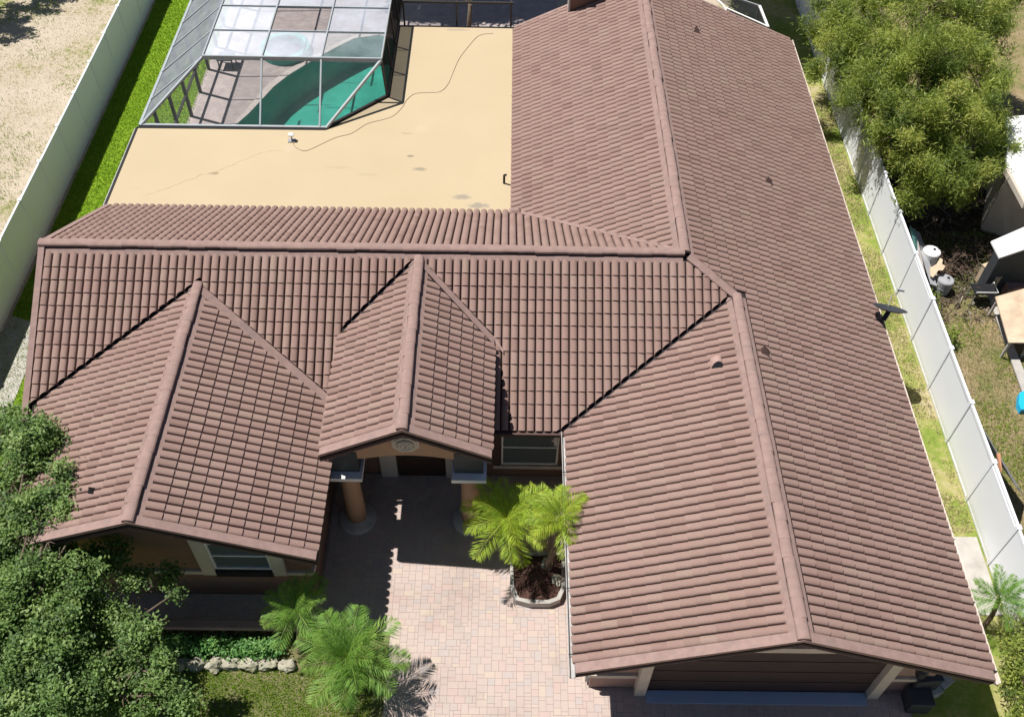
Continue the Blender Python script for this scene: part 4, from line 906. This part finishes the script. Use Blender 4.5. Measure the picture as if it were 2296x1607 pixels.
tree('yard_tree', 'leafy tree at the upper left corner shading the dry grass', (-11.0, 28.6), [(-10.3, 27.4, 4.5, .9), (-11.2, 27.9, 4.8, .8), (-9.4, 29.6, 4.3, .8), (-9.0, 30.4, 4.6, .7), (-10.8, 28.8, 5., .9)], 2400, .07, 'leaf_oak', .12, seed=12)
tree('court_shade_tree', 'slim dark tree behind the flat roof with unseen crown added to shade the court', (9.8, 27.4), [(4.7, 30.4, 7, 1.25), (6.3, 30.2, 7, 1.3), (8.1, 30.4, 7, 1.3), (9.9, 30.2, 7, 1.3), (11.2, 30.2, 7, 1.2)], 4200, .08, 'leaf_dark', .09, seed=13)  # crown lobes added out of view so their shade darkens the court
hd = thing('hedge', 'clipped bright green hedge row between balustrade and boulders', 'hedge', (5.1, 1.35, 0))
leaves('foliage', [(3.9 + .2 * k, 1.50 + random.uniform(-.03, .03), (.24 + random.uniform(-.03, .04))) for k in range(13)], [.16] * 13, 20000, .045, 'leaf_hedge', hd, seed=21, shell=.3, elong=1.5)
st = MB()
for k in range(12): st.tube([(3.95 + .2 * k, 1.50, 0), (3.97 + .2 * k, 1.52, .25)], [.02, .01], 5)
P(st, 'stems', 'bark', hd)
# palms
def frond_mesh(Lf, mat, seed, droop=.9, width=.26, nl=52, dead=False):
    rng = np.random.default_rng(seed); V = []; R = []; pts = []
    for k in range(13):
        t = k / 12; pts.append(np.array([Lf * (t - .18 * droop * t * t * t), 0, Lf * (.36 * t - .55 * droop * t * t)]))
    pts = np.array(pts)
    def at(t):
        f = t * 12; i = min(11, int(f)); return pts[i] + (pts[i + 1] - pts[i]) * (f - i), (pts[i + 1] - pts[i]) / np.linalg.norm(pts[i + 1] - pts[i])
    tone = rng.normal(.5, .12)
    for s in (-1, 1):
        for k in range(nl):
            t = .12 + .88 * (k + rng.random() * .5) / nl; p, d = at(min(.999, t)); ln = width * (math.sin(math.pi * min(1, (.15 + .85 * t))) ** .6 + .12) * rng.uniform(.85, 1.15)
            sd_ = np.array([0, s, 0]) * .75 + d * .65 + np.array([0, 0, rng.uniform(-.45, .45)]); sd_ /= np.linalg.norm(sd_)
            w_ = np.cross(sd_, np.array([0, 0, 1.])) * .0065; mid = p + sd_ * ln * .55 + np.array([0, 0, -.02]); tip = p + sd_ * ln + np.array([0, 0, -.28 * ln])
            V.append([p, mid + w_, tip, mid - w_]); R.append(np.clip(tone + rng.normal(0, .16) + (.12 if t > .8 else 0), 0, 1))
    for i in range(12):                      # stalk
        w_ = np.array([0, .012 * (1 - i / 13), 0]); V.append([pts[i] - w_, pts[i] + w_, pts[i + 1] + w_ * .9, pts[i + 1] - w_ * .9]); R.append(.8)
    V = np.array(V); n = len(V); me = bpy.data.meshes.new('frond')
    me.vertices.add(n * 4); me.vertices.foreach_set('co', V.reshape(-1).astype(np.float32)); me.loops.add(n * 4); me.loops.foreach_set('vertex_index', np.arange(n * 4, dtype=np.int32))
    me.polygons.add(n); me.polygons.foreach_set('loop_start', np.arange(0, n * 4, 4, dtype=np.int32)); at_ = me.attributes.new('rnd', 'FLOAT', 'FACE'); at_.data.foreach_set('value', np.array(R, np.float32))
    me.materials.append(M[mat]); me.update(calc_edges=True); return me
def palm(label, base, head, nf, Lf, mat, seed, group='palms', dead=0, trunk=.07, droop=.9, width=.26):
    root = thing('palm', label, 'palm', (base[0], base[1], 0), group); rng = random.Random(seed); h = Vector(head)
    b = Vector((base[0], base[1], base[2])); mid = b.lerp(h, .5) + Vector((.05, 0, 0))
    tp = [tuple(b), tuple(b.lerp(mid, .5)), tuple(mid), tuple(mid.lerp(h, .5)), tuple(h)]
    P(MB().tube(smooth_path(tp, 4), [trunk * (1.25 - .3 * i / 16 + (.12 if i % 2 else 0)) for i in range(17)], 9), 'trunk', 'palm_bark', root)
    ms = [frond_mesh(1., mat, seed * 10 + k, droop * (.75 + .12 * k), width) for k in range(4)]; mdead = frond_mesh(1., 'leaf_dead', seed * 10 + 9, 1.6, .2)
    for k in range(nf + dead):
        isd = k >= nf; me = mdead if isd else ms[k % 4]
        o = bpy.data.objects.new('frond', me); col.objects.link(o); o.parent = root; o.matrix_parent_inverse = Matrix.Translation((-base[0], -base[1], 0))
        t = (k + .5) / nf; el = RAD(68 - 78 * t + rng.uniform(-8, 8)) if not isd else RAD(-35)
        az = k * 2.39996 + rng.uniform(-.25, .25); s = Lf * rng.uniform(.85, 1.12) * (.8 + .25 * min(1, t * 1.6))
        o.location = h + Vector((0, 0, .02)); o.rotation_euler = (rng.uniform(-.25, .25), -el, az); o.rotation_mode = 'XYZ'; o.scale = (s, s, s)
    return root
pA = onz(1135, 1165, 1.75); pB = onz(1258, 1165, 2.45)
palm('yellow green palm left of its twin in the mulch planter', (11.95, 3.75, .2), pA, 26, 1.25, 'leaf_palm_y', 31, droop=1.0, width=.24)
palm('greener palm with dead fronds touching the garage gutter', (12.55, 3.6, .2), pB, 22, 1.05, 'leaf_palm_y', 32, dead=6, droop=1.0, width=.25)
pC = onz(782, 1478, 1.35); pD = onz(662, 1366, 1.15)
palm('largest green palm beside the sunlit driveway', (7.95, .75, 0), pC, 24, 1.3, 'leaf_palm', 33, droop=.85, width=.27)
palm('smaller green palm behind the largest one by the balustrade', (6.85, 1.5, 0), pD, 20, .95, 'leaf_palm', 34, droop=.85, width=.26)
pE = onz(2240, 1345, 1.3)
palm('small palm in front of the white fence beside the roof edge', (22.75, 2.2, 0), pE, 18, .85, 'leaf_palm', 35, droop=.7, width=.22, trunk=.05)
# grass (uncountable)
def grass(name, region, n, h, mat, label, seed, wid=.012, mask=None):
    rng = np.random.default_rng(seed); x0, x1, y0, y1 = region; p = np.stack([rng.uniform(x0, x1, n), rng.uniform(y0, y1, n), np.full(n, .004)], 1)
    if mask is not None: p = p[mask(p[:, 0], p[:, 1], rng)]
    n = len(p); a = rng.uniform(0, 2 * np.pi, n); hh = h * rng.uniform(.5, 1.3, n); ln = rng.uniform(.2, .9, n) * hh
    s = np.stack([np.cos(a), np.sin(a), 0 * a], 1) * wid; tip = p + np.stack([np.cos(a + 1.57) * ln, np.sin(a + 1.57) * ln, hh], 1)
    V = np.stack([p - s, p + s, tip], 1); o = quads(name, V, np.clip(rng.normal(.5, .22, n), 0, 1), mat); return tag(o, label, 'grass', kind='stuff')
grass('lawn_grass', (-3.2, 0, 7, 31), 70000, .055, 'blade', 'short bright green grass between left fence and house', 41)
def clump(sc_, th):
    def f(x, y, rng):
        from mathutils import noise as nz
        return np.array([nz.noise(Vector((a * sc_, b * sc_, 3.))) + .35 * nz.noise(Vector((a * sc_ * 4, b * sc_ * 4, 7.))) + rng.random() * .25 > th for a, b in zip(x, y)], bool)
    return f
grass('side_grass', (21.5, 23.4, 4.8, 23), 32000, .05, 'blade_dry', 'short patchy grass on the narrow lawn right of the house', 42, mask=clump(.8, -.15))
grass('yard_grass', (23.7, 28, 4, 16), 30000, .07, 'blade_dry', 'dry weeds in the neighbouring yard beyond the right fence', 43)
grass('yard_weeds', (23.7, 28, 4, 16), 22000, .10, 'blade', 'green weeds in the neighbouring yard beyond the right fence', 44, mask=clump(.7, .22))
grass('field_grass', (-11, -3.5, 9, 31), 26000, .05, 'blade_dry', 'dry straw grass on the sandy field left of the fence', 45, wid=.009)
grass('field_weeds', (-11, -3.5, 9, 31), 22000, .09, 'blade', 'green weed patches on the sandy field left of the fence', 46, mask=clump(.45, .34))
grass('bed_grass', (4.2, 8.6, -.4, 1.15), 9000, .06, 'blade', 'sunlit grass in front of the boulders', 47)

# ------------------------------------------------------------------ neighbour's things beyond the right fence
def sheetobj(name, pts, th, mat, label, cat, group=None):
    m = MB(); m.slab([tuple(p) for p in pts], th); return tag(m.build(name, mat), label, cat, group)
def ctr(pts): return [sum(p[i] for p in pts) / len(pts) for i in range(3)]
sr = thing('shed', 'small shed with bright white sloping metal roof beyond the fence', 'shed', (26.3, 12.8, 0))
rp = [onz(2222, 541, 2.15), onz(2241, 578, 2.05), onz(2330, 548, 2.1), onz(2330, 494, 2.2)]
m = MB(); m.slab([tuple(p) for p in rp], .05); P(m, 'roof', 'white', sr)
cx0 = ctr(rp)
P(MB().box(cx0[0] - .3, cx0[0] + .9, cx0[1] - .1, cx0[1] + .3, 0, 1.95), 'wall', 'bin', sr)
nb = thing('neighbour_outbuilding', 'outbuilding with white roof at the right edge behind the feathery tree', 'outbuilding', (28.2, 16.5, 0))
rp = [tuple(onz(2256, 262, 2.8)), tuple(onz(2258, 378, 2.8)), tuple(onz(2300, 458, 2.8)), (29.8, 14.5, 3.0), (30.2, 18.6, 3.0)]
m = MB(); m.slab(rp, .12); P(m, 'roof', 'white', nb)
P(MB().prism([(rp[1][0] + .35, rp[1][1] + .3), (29.6, 14.9), (29.9, 18.2), (rp[0][0] + .4, rp[0][1] - .3)], 0, 2.66), 'wall', 'trim', nb)
m = MB(); m.bar(Vector(onz(2254, 380, 2.72)), Vector(onz(2298, 462, 2.72)), .1, .18); P(m, 'fascia', 'trim', nb)
def box_at(name, px, py, z, sx, sy, sz, rot, mat, label, cat, group=None):
    p = onz(px, py, z); root = thing(name, label, cat, (p[0], p[1], 0), group)
    o = MB().bevbox(-sx, sx, -sy, sy, 0, sz, .02).build('body', mat, root); o.rotation_euler.z = rot
    o2 = MB().bevbox(-sx - .015, sx + .015, -sy - .015, sy + .015, sz + .002, sz + .035, .012).build('lid', mat, root); o2.rotation_euler.z = rot
    return root
box_at('storage_crate', 2232, 605, .7, .22, .33, .7, .45, 'tan_wood', 'tan plywood crate below the white shed roof', 'crate')
cz = [onz(2232, 665, .8), onz(2262, 768, .75), onz(2320, 768, .75), onz(2320, 640, .85)]
wt_ = thing('work_table', 'large weathered plywood table top at the right edge', 'table', (26.4, 11.4, 0))
m = MB(); m.slab([tuple(p) for p in cz], .04); P(m, 'table_top', 'tan_wood', wt_)
for q in cz: P(MB().box(q[0] - .03 + (.08 if q is cz[0] or q is cz[1] else -.08), q[0] + .03 + (.08 if q is cz[0] or q is cz[1] else -.08), q[1] - .03 - (.06 if q is cz[0] or q is cz[3] else -.06), q[1] + .03 - (.06 if q is cz[0] or q is cz[3] else -.06), 0, q[2] - .045), 'leg', 'grey_wood', wt_)
sheetobj('rusty_sheet', [onz(2245, 600, .55), onz(2262, 650, .5), onz(2310, 640, .5), onz(2300, 585, .6)], .55, 'rust', 'dark rusty sheet stack between crate and table', 'scrap metal')
for k, (a, b, zz, lab) in enumerate((((2046, 512), (2068, 616), .9, 'long grey board leaning along the far side of the fence'), ((2056, 520), (2094, 640), .6, 'second grey board leaning beyond the fence'), ((2066, 545), (2106, 640), .35, 'lowest grey board in the pile beyond the fence'))):
    p, q = onz(*a, zz), onz(*b, zz); m = MB(); m.bar(p, q, .22, .03, up=(.4, 0, 1)); m.bar(p - np.array([0, 0, .05]), q - np.array([0, 0, .05]), .05, .06, up=(.4, 0, 1)); tag(m.build('plank', ('grey_wood', 'lightplastic', 'grey_wood')[k]), lab, 'plank', 'boards behind the fence')
sheetobj('green_sheet', [onz(2040, 505, 1.2), onz(2052, 560, 1.2), onz(2060, 590, .9), onz(2055, 520, .9)], .02, 'teal', 'faded green sheet wedged behind the fence', 'sheet')
def drum(px, py, z, r, h, mat, label):
    p = onz(px, py, z); root = thing('drum', label, 'drum', (p[0], p[1], 0)); o = MB().lathe([(r * .96, 0), (r, .05), (r, h * .5), (r * 1.03, h * .52), (r, h * .54), (r * .98, h)], 0, 0, 20).build('body', mat, root)
    MB().lathe([(r * .9, h + .001), (r * .9, h + .02)], 0, 0, 20).build('lid', mat, root); MB().lathe([(.04, h + .021), (.04, h + .05)], .08, .05, 8).build('cap', 'black', root)
drum(2090, 563, .75, .27, .75, 'white', 'white drum standing among junk beyond the fence'); drum(2121, 627, .5, .25, .5, 'lightplastic', 'grey drum beside the torn cardboard beyond the fence')
sheetobj('cardboard', [onz(x, y, .75) for x, y in ((2085, 600), (2100, 592), (2108, 578), (2114, 582), (2112, 592), (2120, 596), (2114, 606), (2104, 606), (2092, 622), (2086, 618))][::-1], .02, 'tan_wood', 'torn tan cardboard between the two drums', 'cardboard')
sheetobj('blue_tarp', [onz(2286, 880, .25), onz(2284, 905, .2), onz(2290, 918, .2), onz(2310, 915, .2), onz(2310, 870, .3)], .2, 'blue', 'bright blue plastic piece at the right edge', 'plastic tub')
sheetobj('leaning_panel', [onz(2205, 960, 1.5), onz(2215, 1000, .4), onz(2296, 1110, .4), onz(2280, 1090, 1.5)], .03, 'lightplastic', 'pale corrugated panel leaning behind the lower fence', 'panel')
sheetobj('orange_board', [onz(2235, 1015, 1.6), onz(2243, 1015, 1.6), onz(2247, 1058, 1.3), onz(2240, 1050, 1.3)], .03, 'orange', 'faded orange board propped behind the fence', 'board')
for k, (px, py, s_, lab) in enumerate(((2205, 645, .08, 'black wire cart beside the concrete kerb'),)):
    p = onz(px, py, .6); root = thing('wire_cart', lab, 'cart', (p[0], p[1], 0)); 
    for dx in (-.25, .35):
        for dy in (-.2, .2): P(MB().tube([(p[0] + dx, p[1] + dy, .05), (p[0] + dx, p[1] + dy, .6)], .015, 6), 'leg', 'steel', root)
    P(MB().box(p[0] - .28, p[0] + .38, p[1] - .22, p[1] + .22, .5, .54), 'shelf', 'black', root); P(MB().tube([(p[0] - .28, p[1] - .22, .62), (p[0] + .38, p[1] - .22, .62), (p[0] + .38, p[1] + .22, .62)], .015, 6), 'rail', 'white', root)
box_at('vine_heap', 2130, 700, .3, .01, .01, .01, 0, 'bin', 'x', 'x') if False else None
tree('weed_bush', 'low weedy bush in shadow against the far side of the fence', (24.25, 11.9), [(24.2, 11.9, .35, .35), (24.35, 11.3, .3, .3), (24.2, 12.6, .4, .35)], 3000, .05, 'leaf_willow', .03, cat='shrub', seed=51)
rngd = random.Random(77); db = MB()
for k in range(900):
    x = rngd.uniform(23.75, 27.5); y = rngd.uniform(12.0, 17.5)
    if rngd.random() < .5: y = 12 + (y - 12) * .6
    a = rngd.uniform(0, 6.28); ln = rngd.choice([.06, .1, .2, .35, .5]) * rngd.uniform(.6, 1.3); wd = rngd.uniform(.008, .03) if ln > .15 else rngd.uniform(.03, .08); z = rngd.uniform(.015, .06); db.cur = rngd.random()
    db.bar((x - math.cos(a) * ln / 2, y - math.sin(a) * ln / 2, z), (x + math.cos(a) * ln / 2, y + math.sin(a) * ln / 2, z + rngd.uniform(-.01, .08)), wd, .012)
M['litter'] = leaf_mat('yard_litter', [(.05, .035, .025), (.12, .08, .055), (.22, .17, .12), (.10, .09, .04), (.38, .34, .29)], .05)
tag(db.build('yard_litter', 'litter', rnd=True), 'twigs and scraps strewn under the feathery tree', 'litter', kind='stuff')
br = thing('brush_pile', 'dark tangle of dry branches under the feathery tree', 'brush pile', (25.6, 14.2, 0)); bp_ = MB(); rb = random.Random(9)
for k in range(70):
    x, y = rb.uniform(24.6, 26.6), rb.uniform(13.4, 15.2); a = rb.uniform(0, 6.28); ln = rb.uniform(.4, 1.1); h = rb.uniform(.1, .8)
    bp_.tube([(x, y, .01), (x + math.cos(a) * ln * .5, y + math.sin(a) * ln * .5, h * .7), (x + math.cos(a) * ln, y + math.sin(a) * ln, h)], [.014, .009, .003], 4)
P(bp_, 'branches', 'bark', br); leaves('dry_leaves', [(25.2, 14.1, .3), (26.0, 14.5, .35)], [.5, .5], 900, .06, 'leaf_dead', br, seed=61)
# junk in the garage shade
box_at('trash_bin', 2080, 1500, .9, .28, .26, .85, .1, 'bin', 'dark wheeled trash bin in the shade beside the garage', 'bin')
box_at('plastic_tote', 2120, 1520, .4, .16, .14, .3, .6, 'lightplastic', 'small pale box in the dark corner beside the garage', 'box')
box_at('bucket_box', 2098, 1545, .3, .12, .1, .28, .3, 'lightplastic', 'small grey box below the trash bin in shade', 'box')
box_at('green_bin', 2065, 1560, .5, .25, .2, .5, 0., 'bin', 'dark tub at the lower end of the junk by the garage', 'tub')
